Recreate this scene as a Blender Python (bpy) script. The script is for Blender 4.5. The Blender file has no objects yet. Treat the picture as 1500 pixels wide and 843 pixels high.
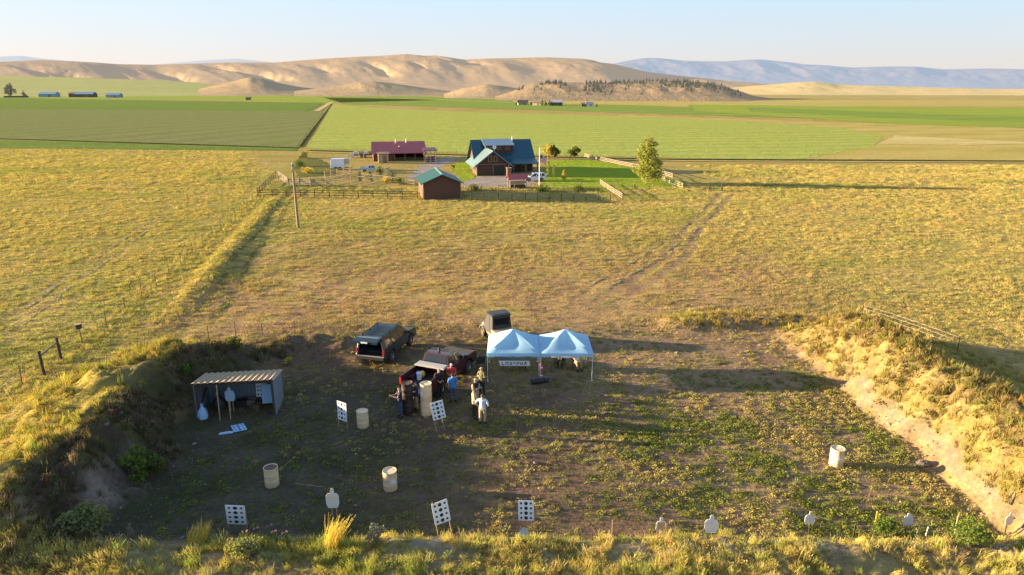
import bpy, bmesh, math, random
import numpy as np
from mathutils import Vector, Matrix
R = math.radians
SC = bpy.context.scene
COL = SC.collection
rng = np.random.default_rng(7)
random.seed(7)

# ------------------------------------------------------------------ camera model
CH, PITCH = 16.4, R(16.25)
cP, sP = math.cos(PITCH), math.sin(PITCH)
SUN_EL, SUN_AZ = R(8.4), R(-7.0)           # azimuth of shadow travel (from +X)

# ------------------------------------------------------------------ numpy noise
def _hash(ix, iy, seed):
    n = (ix.astype(np.int64)*374761393 + iy.astype(np.int64)*668265263 + seed*1442695041) & 0x7fffffff
    n = ((n ^ (n >> 13)) * 1274126177) & 0x7fffffff
    n = (n ^ (n >> 16)) & 0xffff
    return n/65535.0
def vnoise(x, y, seed=0):
    x = np.asarray(x, float); y = np.asarray(y, float)
    ix = np.floor(x); iy = np.floor(y); fx = x-ix; fy = y-iy
    fx = fx*fx*(3-2*fx); fy = fy*fy*(3-2*fy)
    a = _hash(ix, iy, seed); b = _hash(ix+1, iy, seed); c = _hash(ix, iy+1, seed); d = _hash(ix+1, iy+1, seed)
    return (a*(1-fx)+b*fx)*(1-fy) + (c*(1-fx)+d*fx)*fy
def fbm(x, y, seed=0, o=4):
    s = 0; a = .5; t = 0
    for k in range(o):
        s = s + a*vnoise(x*2**k+17.3*k, y*2**k-9.1*k, seed+k); t += a; a *= .5
    return s/t
def sst(a, b, x):
    t = np.clip((x-a)/(b-a), 0, 1); return t*t*(3-2*t)
def seg_dist(x, y, pts):
    best = np.full(np.shape(x), 1e9); par = np.zeros(np.shape(x)); side = np.zeros(np.shape(x))
    acc = 0
    for (ax, ay), (bx, by) in zip(pts[:-1], pts[1:]):
        dx, dy = bx-ax, by-ay; L = math.hypot(dx, dy)
        t = np.clip(((x-ax)*dx+(y-ay)*dy)/(L*L), 0, 1)
        d = np.hypot(x-(ax+t*dx), y-(ay+t*dy))
        m = d < best
        best = np.where(m, d, best); par = np.where(m, acc+t*L, par)
        side = np.where(m, np.sign((x-ax)*dy-(y-ay)*dx), side); acc += L
    return best, par, side

# ------------------------------------------------------------------ terrain
def terrain(x, y):
    x = np.asarray(x, float); y = np.asarray(y, float)
    near = 1-sst(70, 110, np.hypot(x*.8, y))
    n1 = fbm(x*.35, y*.35, 3)-.5; n2 = fbm(x*1.1, y*1.1, 9)-.5; n3 = fbm(x*3, y*3, 21, 2)-.5
    z = near*(.16*n1+.05*n2)
    # left berm
    cx = -18.4+1.5*(fbm(y*.22, y*0, 31)-.5)+.12*np.clip(y-36, 0, 20)-1.0*sst(27, 31, y)*(1-sst(34.6, 37.5, y))
    hL = (2.5+.9*(fbm(y*.3, y*0+5, 33)-.5))*(1-sst(35.5, 43.5, y))*(.30+.70*sst(18.5, 23.5, y))
    u = x-cx
    pin = 1-sst(0.2, 3.3+.9*n2, u+1.0*(fbm(y*1.5, x*.35, 35, 3)-.5)); pout = 1-sst(.3, 8.5, -u)
    L = hL*np.where(u > 0, pin, pout)*(1+.45*n2)
    # right berm
    cx = 21.5+1.0*(fbm(y*.25, y*0, 41)-.5)-.10*np.clip(y-38, 0, 20)
    hR = (3.1+.8*(fbm(y*.3, y*0+5, 43)-.5))*(1-sst(38, 47.5, y))
    u = cx-x
    pin = 1-sst(0.3, 2.9+.6*n2, u+1.1*(fbm(y*1.5, x*.35, 45, 3)-.5)); pout = 1-sst(.4, 5.2, -u)
    Rr = hR*np.where(u > 0, pin, pout)*(1+.4*n2)
    # front berm
    cy = 20.2+.9*(fbm(x*.2, x*0, 51)-.5)
    u = y-cy
    hF = .95+.7*(fbm(x*.28, x*0+3, 53)-.5)
    pin = 1-sst(.1, 2.3+.5*n2, u); pout = 1-.75*sst(.8, 7, -u)
    F = hF*np.where(u > 0, pin, pout)*(1+.5*n2)*sst(-31, -22, x)*(1-sst(25, 30, x))
    # low rises behind the range
    d, p, s = seg_dist(x, y, [(12.5, 46.8), (16, 47.2), (21, 46.5)])
    B1 = (.5+.5*n2)*(1-sst(.2, 2.4, d))
    d, p, s = seg_dist(x, y, [(-15.6, 41.2), (-12.8, 41.6), (-9.6, 41.0)])
    B2 = (.95+.8*n2)*(1-sst(.2, 2.2, d))
    # bank beside the pasture fence
    d, p, s = seg_dist(x, y, BANK)
    wob = 1.5*(fbm(p*.2, p*0, 71)-.3)
    B3 = (.30+.4*(fbm(p*.15, p*0, 73)-.5))*(1-sst(.2, 1.7, d+.5*n2))*sst(0, 12, p)*(1-.6*sst(30, 70, p))
    z = z+np.maximum.reduce([L, Rr, F, B1, B2, B3, 0*x])
    z = z+.10*n3*np.clip(np.maximum.reduce([L, Rr, F]), 0, 1)
    return z
BANK = [(-25.2, 46), (-26.6, 55), (-29.6, 69.4), (-37.0, 106)]
def gz(x, y): return float(terrain(np.array([x]), np.array([y]))[0])

def ray(px, py):
    d = (px-750)/1000.; v = (py-421.5)/1000.
    return d, cP-v*sP, -sP-v*cP
def at(px, py, z=0.0, ground=True):
    """the point on the ground the survey line through (px, py) meets"""
    dx, dy, dz = ray(px, py)
    zz = z
    for _ in range(6 if ground else 1):
        t = (CH-zz)/(-dz)
        x, y = dx*t, dy*t
        if not ground or y > 115: break
        zz = gz(x, y)+z
    return Vector((x, y, zz))
def zrow(px, row, r):
    dx, dy, dz = ray(px, row); hl = math.hypot(dx, dy)
    return (dx/hl*r, dy/hl*r, CH+r*dz/hl)

# ------------------------------------------------------------------ mesh builder
class MB:
    def __init__(s): s.v = []; s.f = []; s.m = []
    def add(s, vs, fs, mi=0):
        o = len(s.v); s.v += [tuple(v) for v in vs]
        s.f += [tuple(i+o for i in f) for f in fs]; s.m += [mi]*len(fs); return s
    def box(s, c, d, mi=0, M=None):
        x, y, z = d[0]/2, d[1]/2, d[2]/2
        vs = [Vector((sx*x, sy*y, sz*z)) for sz in (-1, 1) for sy in (-1, 1) for sx in (-1, 1)]
        if M is not None: vs = [M @ v for v in vs]
        vs = [v+Vector(c) for v in vs]
        return s.add(vs, [(0, 2, 3, 1), (4, 5, 7, 6), (0, 1, 5, 4), (2, 6, 7, 3), (0, 4, 6, 2), (1, 3, 7, 5)], mi)
    def bar(s, p, q, w, h=None, mi=0):
        p = Vector(p); q = Vector(q); h = h or w; a = q-p; L = a.length
        M = a.to_track_quat('X', 'Z').to_matrix()
        return s.box((p+q)/2, (L, w, h), mi, M)
    def tube(s, p, q, r0, r1=None, n=8, mi=0, cap=True):
        p = Vector(p); q = Vector(q); r1 = r0 if r1 is None else r1
        M = (q-p).to_track_quat('Z', 'Y').to_matrix(); vs = []
        for c, r in ((p, r0), (q, r1)):
            for i in range(n):
                a = 2*math.pi*i/n; vs.append(c+M @ Vector((r*math.cos(a), r*math.sin(a), 0)))
        fs = [(i, (i+1) % n, n+(i+1) % n, n+i) for i in range(n)]
        if cap: fs += [tuple(range(n-1, -1, -1)), tuple(range(n, 2*n))]
        return s.add(vs, fs, mi)
    def path(s, pts, r, n=6, mi=0):
        for a, b in zip(pts[:-1], pts[1:]): s.tube(a, b, r, r, n, mi)
        return s
    def lathe(s, prof, n=20, mi=0, M=None, o=(0, 0, 0)):
        vs = []; k = len(prof)
        for i in range(n):
            a = 2*math.pi*i/n
            for r, z in prof:
                v = Vector((r*math.cos(a), r*math.sin(a), z))
                if M is not None: v = M @ v
                vs.append(v+Vector(o))
        fs = []
        for i in range(n):
            j = (i+1) % n
            for q in range(k-1): fs.append((i*k+q, j*k+q, j*k+q+1, i*k+q+1))
        return s.add(vs, fs, mi)
    def prism(s, outl, y0, y1, mi=0, skip=(), caps=True):
        """outline in x,z swept along y"""
        n = len(outl)
        vs = [(x, y0, z) for x, z in outl]+[(x, y1, z) for x, z in outl]
        fs = [] if not caps else [tuple(range(n)), tuple(range(2*n-1, n-1, -1))]
        for i in range(n):
            if i in skip: continue
            j = (i+1) % n; fs.append((i, n+i, n+j, j))
        return s.add(vs, fs, mi)
    def poly(s, pts, mi=0): return s.add(pts, [tuple(range(len(pts)))], mi)
    def ell(s, c, r, n=10, mi=0):
        prof = [(math.sin(math.pi*k/6), -math.cos(math.pi*k/6)) for k in range(7)]
        return s.lathe(prof, n, mi, Matrix.Diagonal(Vector(r)), c)
    def build(s, name, mats, parent=None, smooth=False, bevel=0, angle=35):
        me = bpy.data.meshes.new(name)
        me.from_pydata(s.v, [], s.f)
        if not isinstance(mats, (list, tuple)): mats = [mats]
        for m in mats: me.materials.append(m)
        me.polygons.foreach_set('material_index', s.m)
        if bevel or True:
            bm = bmesh.new(); bm.from_mesh(me)
            if bevel:
                bmesh.ops.remove_doubles(bm, verts=bm.verts, dist=1e-4)
                es = [e for e in bm.edges if len(e.link_faces) == 2 and e.calc_face_angle(0) > R(25)]
                bmesh.ops.bevel(bm, geom=es, offset=bevel, segments=2, affect='EDGES', clamp_overlap=True)
            bmesh.ops.recalc_face_normals(bm, faces=bm.faces)
            bm.to_mesh(me); bm.free()
        if smooth:
            me.polygons.foreach_set('use_smooth', [True]*len(me.polygons))
            try: me.set_sharp_from_angle(angle=R(angle))
            except Exception: pass
        return link(name, me, parent)
def link(name, me, parent=None):
    o = bpy.data.objects.new(name, me); COL.objects.link(o)
    if parent is not None: o.parent = parent
    return o
def tag(o, label=None, cat=None, group=None, kind=None):
    if label: o['label'] = label
    if cat: o['category'] = cat
    if group: o['group'] = group
    if kind: o['kind'] = kind
    return o
def thing(name, label, cat, loc=(0, 0, 0), rz=0, group=None):
    o = bpy.data.objects.new(name, None); COL.objects.link(o)
    o.empty_display_size = .3
    o.location = loc; o.rotation_euler = (0, 0, rz)
    return tag(o, label, cat, group)
def copy_tree(o, parent=None, label=None, group=None):
    c = o.copy(); COL.objects.link(c)
    if parent is not None: c.parent = parent
    for ch in list(o.children): copy_tree(ch, c)
    if label: c['label'] = label
    if group: c['group'] = group
    return c

# ------------------------------------------------------------------ materials
class NT:
    def __init__(s, name):
        s.mat = bpy.data.materials.new(name); s.mat.use_nodes = True
        s.t = s.mat.node_tree; s.t.nodes.clear()
        s.out = s.n('ShaderNodeOutputMaterial')
    def n(s, typ, **kw):
        nd = s.t.nodes.new(typ)
        for k, v in kw.items(): setattr(nd, k, v)
        return nd
    def l(s, a, b): s.t.links.new(a, b)
    def set(s, inp, v):
        if hasattr(v, 'is_output') or isinstance(v, bpy.types.NodeSocket): s.l(v, inp)
        elif isinstance(v, (tuple, list)) and len(v) == 3 and inp.type == 'RGBA': inp.default_value = (*v, 1)
        else: inp.default_value = v
    def pos(s):
        return s.n('ShaderNodeNewGeometry').outputs['Position']
    def objc(s): return s.n('ShaderNodeTexCoord').outputs['Object']
    def mapv(s, v, scale=(1, 1, 1), rot=(0, 0, 0), loc=(0, 0, 0)):
        m = s.n('ShaderNodeMapping'); s.l(v, m.inputs['Vector'])
        m.inputs['Scale'].default_value = scale; m.inputs['Rotation'].default_value = rot
        m.inputs['Location'].default_value = loc; return m.outputs[0]
    def noise(s, v, scale, detail=3, rough=.55, color=False):
        nd = s.n('ShaderNodeTexNoise'); s.l(v, nd.inputs['Vector'])
        nd.inputs['Scale'].default_value = scale; nd.inputs['Detail'].default_value = detail
        nd.inputs['Roughness'].default_value = rough
        return nd.outputs['Color' if color else 'Fac']
    def ramp(s, f, stops):
        r = s.n('ShaderNodeValToRGB'); s.l(f, r.inputs[0]); e = r.color_ramp.elements
        while len(e) < len(stops): e.new(.5)
        for k, (p, c) in enumerate(stops):
            e[k].position = p
            e[k].color = (c, c, c, 1) if isinstance(c, (int, float)) else (*c, 1)
        return r.outputs[0]
    def mix(s, f, a, b, mode='MIX'):
        m = s.n('ShaderNodeMix', data_type='RGBA', blend_type=mode)
        s.set(m.inputs['Factor'], f); s.set(m.inputs['A'], a); s.set(m.inputs['B'], b)
        return m.outputs['Result']
    def math(s, op, a, b=0.0):
        m = s.n('ShaderNodeMath', operation=op); s.set(m.inputs[0], a); s.set(m.inputs[1], b); return m.outputs[0]
    def vmath(s, op, a, b=None, sc=None):
        m = s.n('ShaderNodeVectorMath', operation=op); s.set(m.inputs[0], a)
        if b is not None: s.set(m.inputs[1], b)
        if sc is not None: s.set(m.inputs['Scale'], sc)
        return m.outputs['Value' if op in ('LENGTH', 'DOT_PRODUCT') else 'Vector']
    def attr(s, name, typ='GEOMETRY'):
        return s.n('ShaderNodeAttribute', attribute_name=name, attribute_type=typ)
    def bladenormal(s, v, scale=4.0, k=3.0):
        c = s.noise(v, scale, 2, .7, color=True)
        c = s.vmath('SUBTRACT', c, (.5, .5, .5)); c = s.vmath('MULTIPLY', c, (k, k, k*.3))
        N = s.n('ShaderNodeNewGeometry').outputs['Normal']
        return s.vmath('NORMALIZE', s.vmath('ADD', c, N))
    def bump(s, h, st=.5, dist=.02):
        b = s.n('ShaderNodeBump'); b.inputs['Strength'].default_value = st; b.inputs['Distance'].default_value = dist
        s.l(h, b.inputs['Height']); return b.outputs[0]
    def bsdf(s, color, rough=.6, metal=0, normal=None, coat=0, spec=.5, trans=0):
        b = s.n('ShaderNodeBsdfPrincipled'); s.set(b.inputs['Base Color'], color)
        s.set(b.inputs['Roughness'], rough); b.inputs['Metallic'].default_value = metal
        b.inputs['Coat Weight'].default_value = coat; b.inputs['Specular IOR Level'].default_value = spec
        if normal is not None: s.l(normal, b.inputs['Normal'])
        return b.outputs[0]
    def diffuse(s, color, normal=None):
        d = s.n('ShaderNodeBsdfDiffuse'); s.set(d.inputs['Color'], color)
        if normal is not None: s.l(normal, d.inputs['Normal'])
        return d.outputs[0]
    def mixs(s, f, a, b):
        m = s.n('ShaderNodeMixShader'); s.set(m.inputs[0], f); s.l(a, m.inputs[1]); s.l(b, m.inputs[2]); return m.outputs[0]
    def haze(s, sh, L=6000., col=(.74, .62, .55), mx=.9):
        """painted aerial haze that thickens with distance over the valley (world position, not viewer)"""
        d = s.vmath('LENGTH', s.pos())
        f = s.math('SUBTRACT', 1.0, s.math('POWER', math.e, s.math('MULTIPLY', d, -1/L)))
        f = s.math('MULTIPLY', f, mx)
        e = s.n('ShaderNodeEmission'); s.set(e.inputs[0], col)  # glow mixed over the surface stands in for haze
        return s.mixs(f, sh, e.outputs[0])
    def done(s, sh): s.l(sh, s.out.inputs['Surface']); return s.mat

def simple(name, color, rough=.6, metal=0, coat=0, var=.18, scale=3.0, bump=0, spec=.5):
    """paint / wood / cloth with worn, uneven colour"""
    n = NT(name); o = n.objc()
    f = n.noise(o, scale, 4, .6); f2 = n.noise(o, scale*9, 2)
    a = tuple(c*(1-var) for c in color); b = tuple(min(1, c*(1+var)) for c in color)
    c = n.mix(f, a, b); c = n.mix(n.math('MULTIPLY', f2, var*.6), c, (.10, .08, .06))
    nm = n.bump(f2, .4, bump) if bump else None
    return n.done(n.bsdf(c, rough, metal, nm, coat, spec))
def ribbed(name, color, rough=.45, metal=.3, axis=0, freq=3.0, var=.12, depth=.03):
    n = NT(name); o = n.objc()
    sx = n.n('ShaderNodeSeparateXYZ'); n.l(o, sx.inputs[0])
    w = n.math('SINE', n.math('MULTIPLY', sx.outputs[axis], freq*2*math.pi))
    w = n.math('POWER', n.math('ABSOLUTE', w), 4.0)
    f = n.noise(o, .8, 4)
    c = n.mix(f, tuple(x*(1-var) for x in color), tuple(x*(1+var) for x in color))
    c = n.mix(n.math('MULTIPLY', w, .3), c, tuple(x*.55 for x in color))
    return n.done(n.bsdf(c, rough, metal, n.bump(w, .8, depth)))
def planks(name, color, axis=2, freq=5.0, var=.3, rough=.8):
    n = NT(name); o = n.objc()
    sx = n.n('ShaderNodeSeparateXYZ'); n.l(o, sx.inputs[0])
    w = n.math('FRACT', n.math('MULTIPLY', sx.outputs[axis], freq))
    gap = n.ramp(w, [(0, 0.0), (.08, 1.0), (.92, 1.0), (1, 0.0)])
    sc = [1, 1, 1]; sc[axis] = 12
    f = n.noise(n.mapv(o, sc), 1.4, 4)
    c = n.mix(f, tuple(x*(1-var) for x in color), tuple(x*(1+var) for x in color))
    c = n.mix(gap, tuple(x*.35 for x in color), c)
    return n.done(n.bsdf(c, rough, 0, n.bump(gap, .6, .02)))

def ground_mat():
    n = NT('ground_earth'); p = n.pos()
    base = n.attr('Col').outputs['Color']
    veg = n.attr('veg').outputs['Fac']
    f1 = n.noise(p, .9, 5, .65); f2 = n.noise(p, 5.0, 4, .7); f3 = n.noise(n.mapv(p, (.05, .16, .1)), 1.0, 4, .6)
    c = n.mix(n.ramp(f1, [(.3, 0.0), (.7, 1.0)]), n.mix(1.0, base, (.72, .70, .66), 'MULTIPLY'), n.mix(1.0, base, (1.22, 1.2, 1.1), 'MULTIPLY'))
    c = n.mix(n.ramp(f2, [(.35, .55), (.6, 0.0)]), c, n.mix(1.0, c, (.42, .44, .45), 'MULTIPLY'))
    far = n.math('MULTIPLY', n.ramp(f3, [(.42, 0.0), (.62, 1.0)]), n.math('MULTIPLY', veg, .5))
    c = n.mix(far, c, n.mix(1.0, c, (.74, .98, .8), 'MULTIPLY'))
    N = n.bladenormal(p, 7.0, 3.4)
    d1 = n.diffuse(c, N)
    b = n.bump(n.noise(p, 4.0, 5, .7), .7, .12)
    d2 = n.diffuse(c, b)
    return n.done(n.haze(n.mixs(n.math('ADD', n.math('MULTIPLY', veg, .72), .12), d2, d1), 5500, (.78, .66, .42), .8))

def field_mat(name, ca, cb, cc=None, sa=(.02, .08), rot=0, k=3.4, row=0, hz=1.0, hcol=(.78, .68, .40), rowrot=0, big=0):
    """crop or turf sheet with ragged see-through edges"""
    n = NT(name); p = n.pos(); q = n.mapv(p, (sa[0], sa[1], .1), (0, 0, rot))
    f = n.noise(q, 1.0, 5, .6); g = n.noise(p, .35, 4, .65); h = n.noise(p, 2.2, 3, .7)
    c = n.mix(n.ramp(f, [(.36, 0.0), (.64, 1.0)]), ca, cb)
    if cc: c = n.mix(n.ramp(g, [(.45, 0.0), (.68, .8)]), c, cc)
    c = n.mix(n.ramp(h, [(.35, .5), (.6, 0.0)]), c, n.mix(1.0, c, (.5, .55, .5), 'MULTIPLY'))
    if row:
        sx = n.n('ShaderNodeSeparateXYZ'); n.l(n.mapv(n.vmath('ADD', p, n.vmath('SCALE', n.noise(p, .03, 2, .5, True), sc=12.0)), (1, 1, 1), (0, 0, rowrot)), sx.inputs[0])
        w = n.math('SINE', n.math('MULTIPLY', sx.outputs[0], row))
        c = n.mix(n.math('MULTIPLY', n.math('MULTIPLY', n.math('ADD', w, 1.0), .24), n.ramp(f, [(.3, .2), (.6, 1.0)])), c, n.mix(1.0, c, (.62, .75, .5), 'MULTIPLY'))
    d = n.diffuse(c, n.bladenormal(p, 5.0, k))
    d = n.haze(d, 5500, hcol, .8*hz)
    e = n.attr('edge').outputs['Fac']
    a = n.math('ADD', e, n.math('MULTIPLY', n.math('SUBTRACT', n.noise(p, .28, 6, .75), .5), 1.5))
    a = n.math('ADD', a, n.math('MULTIPLY', n.math('SUBTRACT', n.noise(p, .055, 3, .6), .5), 1.6*big))
    a = n.ramp(a, [(.42, 0.0), (.58, 1.0)])
    t = n.n('ShaderNodeBsdfTransparent').outputs[0]
    return n.done(n.mixs(a, t, d))

def leaf_mat(name, ca, cb, trans=.35, attrname=None, hz=0):
    n = NT(name)
    if attrname:
        c = n.attr(attrname, 'INSTANCER').outputs['Color']
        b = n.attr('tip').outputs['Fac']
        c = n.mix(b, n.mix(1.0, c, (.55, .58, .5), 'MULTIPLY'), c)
    else:
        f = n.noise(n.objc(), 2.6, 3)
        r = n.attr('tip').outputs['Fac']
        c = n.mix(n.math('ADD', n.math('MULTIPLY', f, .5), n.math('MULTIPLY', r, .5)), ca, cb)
    d = n.diffuse(c)
    t = n.n('ShaderNodeBsdfTranslucent'); n.set(t.inputs[0], n.mix(1.0, c, (1.1, 1.15, .7), 'MULTIPLY'))
    s = n.mixs(trans, d, t.outputs[0])
    if hz: s = n.haze(s, 5500, (.62, .58, .55), hz)
    return n.done(s)

def hill_mat(name, ca, cb, cdark, hcol, mx, k=2.6, scale=.004):
    n = NT(name); p = n.pos()
    f = n.noise(p, scale, 6, .62); g = n.noise(n.mapv(p, (1, 1, 4)), scale*5, 5, .65)
    c = n.mix(n.ramp(f, [(.35, 0.0), (.65, 1.0)]), ca, cb)
    c = n.mix(n.ramp(g, [(.52, 0.0), (.72, .55)]), c, cdark)
    if name == 'tan_grass_hill':
        sx = n.n('ShaderNodeSeparateXYZ'); n.l(p, sx.inputs[0])
        c = n.mix(n.ramp(n.math('MULTIPLY', n.math('ADD', sx.outputs[0], 4000.0), 1/4000.0), [(.2, .75), (.8, 0.0)]), c, n.mix(1.0, c, (.62, .72, .95), 'MULTIPLY'))  # left hills tinted blue in place of haze
        q = n.noise(n.mapv(p, (1, .5, 3)), .03, 4, .7)
        c = n.mix(n.ramp(q, [(.56, 0.0), (.70, .6)]), c, n.mix(1.0, c, (.55, .58, .55), 'MULTIPLY'))
    d = n.diffuse(c, n.bladenormal(p, .35, k))
    e = n.n('ShaderNodeEmission'); n.set(e.inputs[0], hcol)  # haze painted as a glow over the hill colour
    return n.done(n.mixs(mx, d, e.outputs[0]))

M = {}
M['ground'] = ground_mat()
M['drum_tan'] = simple('drum_tan', (.70, .55, .34), .5, 0, 0, .12, 4)
M['drum_dark'] = simple('drum_dark', (.035, .022, .02), .5, .1, 0, .4, 5)
M['rust'] = simple('rusty_lid', (.13, .075, .045), .8, 0, 0, .4, 6)
M['white'] = simple('white_paint', (.75, .76, .76), .5, 0, 0, .06, 2)
M['bluewhite'] = simple('target_board', (.74, .80, .86), .55, 0, 0, .06, 3)
M['black'] = simple('black_matt', (.012, .012, .014), .6, 0, 0, .3, 3)
M['ink'] = simple('black_ink', (.015, .016, .02), .8, 0, 0, .2, 3)
M['stake'] = simple('raw_pine', (.42, .29, .16), .85, 0, 0, .3, 6)
M['greywood'] = simple('grey_wood', (.21, .16, .11), .9, 0, 0, .35, 5, .01)
M['palewood'] = simple('pale_rail_wood', (.36, .28, .21), .9, 0, 0, .25, 3, .01)
M['darkwood'] = simple('dark_post_wood', (.06, .045, .035), .9, 0, 0, .35, 5, .01)
M['polewood'] = simple('pole_wood', (.30, .21, .12), .85, 0, 0, .25, 2, .01)
M['steel'] = simple('steel_grey', (.36, .38, .40), .45, .4, 0, .15, 4)
M['wire'] = simple('wire', (.22, .2, .19), .5, .5, 0, .1)
M['tpost'] = simple('post_steel', (.05, .045, .04), .7, .2, 0, .3)
M['rubber'] = simple('rubber', (.018, .017, .016), .9, 0, 0, .3, 8)
M['rim'] = simple('alloy_rim', (.32, .32, .33), .35, .8, 0, .1)
M['glass'] = simple('dark_glass', (.012, .016, .02), .06, 0, 0, .1, 1, 0, .8)
M['carblack'] = simple('black_car_paint', (.008, .030, .038), .42, 0, .12, .15, 1)
M['carred'] = simple('maroon_car_paint', (.050, .008, .013), .36, 0, .3, .15, 1)
M['carwhite'] = simple('white_car_paint', (.72, .76, .8), .25, 0, .5, .04, 1)
M['carblue'] = simple('pale_blue_car_paint', (.45, .55, .64), .3, 0, .4, .06, 1)
M['cartan'] = simple('tan_plastic', (.38, .28, .17), .5, 0, 0, .12, 2)
M['interior'] = simple('dark_interior', (.02, .02, .022), .9, 0, 0, .3, 3)
M['redlamp'] = simple('red_lamp', (.45, .03, .02), .2, 0, .5, .1)
M['lamp'] = simple('clear_lamp', (.7, .72, .72), .15, 0, .5, .05)
M['bedcover'] = simple('silver_cover', (.48, .45, .42), .5, .1, 0, .1, 1)
M['bluebucket'] = simple('white_plastic', (.62, .74, .85), .4, 0, 0, .05)
M['yellow'] = simple('yellow_cloth', (.75, .45, .05), .8, 0, 0, .1)
M['red'] = simple('red_cloth', (.55, .04, .03), .8, 0, 0, .15)
M['softtop'] = simple('black_vinyl', (.035, .037, .04), .5, 0, 0, .25, 3)
M['rock'] = simple('brown_rock', (.14, .11, .085), .9, 0, 0, .35, 4, .03)
M['concrete'] = simple('grey_stone', (.3, .28, .26), .9, 0, 0, .25, 3, .03)
M['shedmetal'] = ribbed('shed_sheet_metal', (.20, .25, .29), .5, .1, 0, 2.5, .1, .02)
M['shedside'] = ribbed('shed_side_metal', (.20, .25, .29), .5, .1, 1, 2.5, .1, .02)
M['shedroof'] = ribbed('tan_sheet_roof', (.36, .26, .15), .6, .0, 0, 1.75, .15, .05)
M['redroof'] = ribbed('red_metal_roof', (.44, .082, .075), .5, .0, 0, .9, .12, .03)
M['greenroof'] = ribbed('green_metal_roof', (.012, .080, .056), .45, .1, 1, 1.0, .15, .03)
M['tealroof'] = ribbed('teal_metal_roof', (.018, .085, .11), .35, .2, 0, .8, .15, .03)
M['tealroofside'] = ribbed('teal_metal_roof_side', (.15, .23, .235), .4, .1, 1, .8, .15, .03)  # same teal roof, sunlit grey of the wing slope painted in
M['purpleroof'] = ribbed('dark_red_roof', (.12, .045, .06), .5, .1, 0, .8)
M['brownsiding'] = planks('brown_log_siding', (.085, .042, .03), 2, 4.0)
M['redsiding'] = planks('red_brown_siding', (.105, .05, .035), 0, 3.0)
M['barnsiding'] = planks('barn_siding', (.10, .05, .05), 0, 2.5)
M['tansiding'] = planks('tan_board_siding', (.45, .33, .19), 2, 2.0)
M['timber'] = simple('timber_trim', (.22, .14, .08), .8, 0, 0, .3)
M['gravel'] = None
M['bark'] = simple('bark', (.16, .12, .085), .9, 0, 0, .4, 4, .02)
M['skin'] = simple('skin', (.48, .27, .18), .6, 0, 0, .1, 8)
def cloth(n, c): return simple(n, c, .9, 0, 0, .15, 7)
C = {k: cloth('cloth_'+k, v) for k, v in dict(navy=(.015, .02, .06), jeans=(.035, .07, .14), black=(.015, .014, .016), khaki=(.33, .22, .11),
     red=(.55, .045, .03), blue=(.03, .19, .55), white=(.72, .70, .68), tan=(.50, .36, .19), olive=(.12, .13, .04), paleblue=(.55, .66, .78),
     grey=(.3, .3, .32), brown=(.10, .06, .04), hairdark=(.02, .014, .01), hairgrey=(.35, .33, .31), stone=(.42, .36, .28)).items()}
def tent_mat():  # white cloth; blue of its shaded faces put into the colour
    n = NT('canopy_cloth'); c = n.mix(n.noise(n.objc(), 1.5, 3), (.40, .68, .90), (.46, .75, .94))
    d = n.diffuse(c); t = n.n('ShaderNodeBsdfTranslucent'); n.set(t.inputs[0], (.45, .72, .95))
    return n.done(n.mixs(.42, d, t.outputs[0]))
M['canopy'] = tent_mat()

# ------------------------------------------------------------------ world, sun, camera
def world():
    w = bpy.data.worlds.new('World'); SC.world = w; w.use_nodes = True
    t = w.node_tree; t.nodes.clear()
    o = t.nodes.new('ShaderNodeOutputWorld'); b = t.nodes.new('ShaderNodeBackground')
    s = t.nodes.new('ShaderNodeTexSky'); s.sky_type = 'NISHITA'; s.sun_disc = False
    s.sun_elevation = SUN_EL; s.sun_rotation = math.atan2(-math.cos(SUN_AZ), -math.sin(SUN_AZ))
    s.air_density = 1.0; s.dust_density = 1.2; s.ozone_density = 2.0; s.altitude = 900
    tc = t.nodes.new('ShaderNodeTexCoord'); sx = t.nodes.new('ShaderNodeSeparateXYZ')
    t.links.new(tc.outputs['Generated'], sx.inputs[0])
    r = t.nodes.new('ShaderNodeValToRGB'); e = r.color_ramp.elements
    # thin high haze: bright near the horizon, clear above
    e[0].position = 0.0; e[0].color = WCOL[0]; e[1].position = 1.0; e[1].color = WCOL[-1]
    for p, c in ((.055, WCOL[1]), (.13, WCOL[2]), (.3, WCOL[3])):
        k = e.new(p); k.color = c
    t.links.new(sx.outputs[2], r.inputs[0])
    m = t.nodes.new('ShaderNodeMix'); m.data_type = 'RGBA'; m.blend_type = 'MIX'; m.inputs['Factor'].default_value = .72
    g = t.nodes.new('ShaderNodeMix'); g.data_type = 'RGBA'; g.blend_type = 'MULTIPLY'; g.inputs['Factor'].default_value = 1
    lx = t.nodes.new('ShaderNodeMapRange'); lx.inputs[1].default_value = .5; lx.inputs[2].default_value = -1.0; lx.inputs[3].default_value = 0; lx.inputs[4].default_value = 1
    t.links.new(sx.outputs[0], lx.inputs[0])
    g.blend_type = 'ADD'; g.inputs['B'].default_value = (1.9, 1.15, .75, 1); t.links.new(lx.outputs[0], g.inputs['Factor']); t.links.new(r.outputs[0], g.inputs['A'])
    t.links.new(s.outputs[0], m.inputs['A']); t.links.new(g.outputs['Result'], m.inputs['B'])
    t.links.new(m.outputs['Result'], b.inputs[0]); b.inputs[1].default_value = WSTR
    t.links.new(b.outputs[0], o.inputs[0])
WSTR = .12
WCOL = [(8.8, 7.4, 6.8, 1), (7.7, 8.1, 8.7, 1), (6.2, 8.7, 10.7, 1), (4.2, 6.1, 9.2, 1), (2.8, 4.8, 8.6, 1)]
world()
sl = bpy.data.lights.new('sun', 'SUN'); sl.energy = 23.0; sl.angle = R(.53); sl.color = (1.0, .77, .47)
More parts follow.
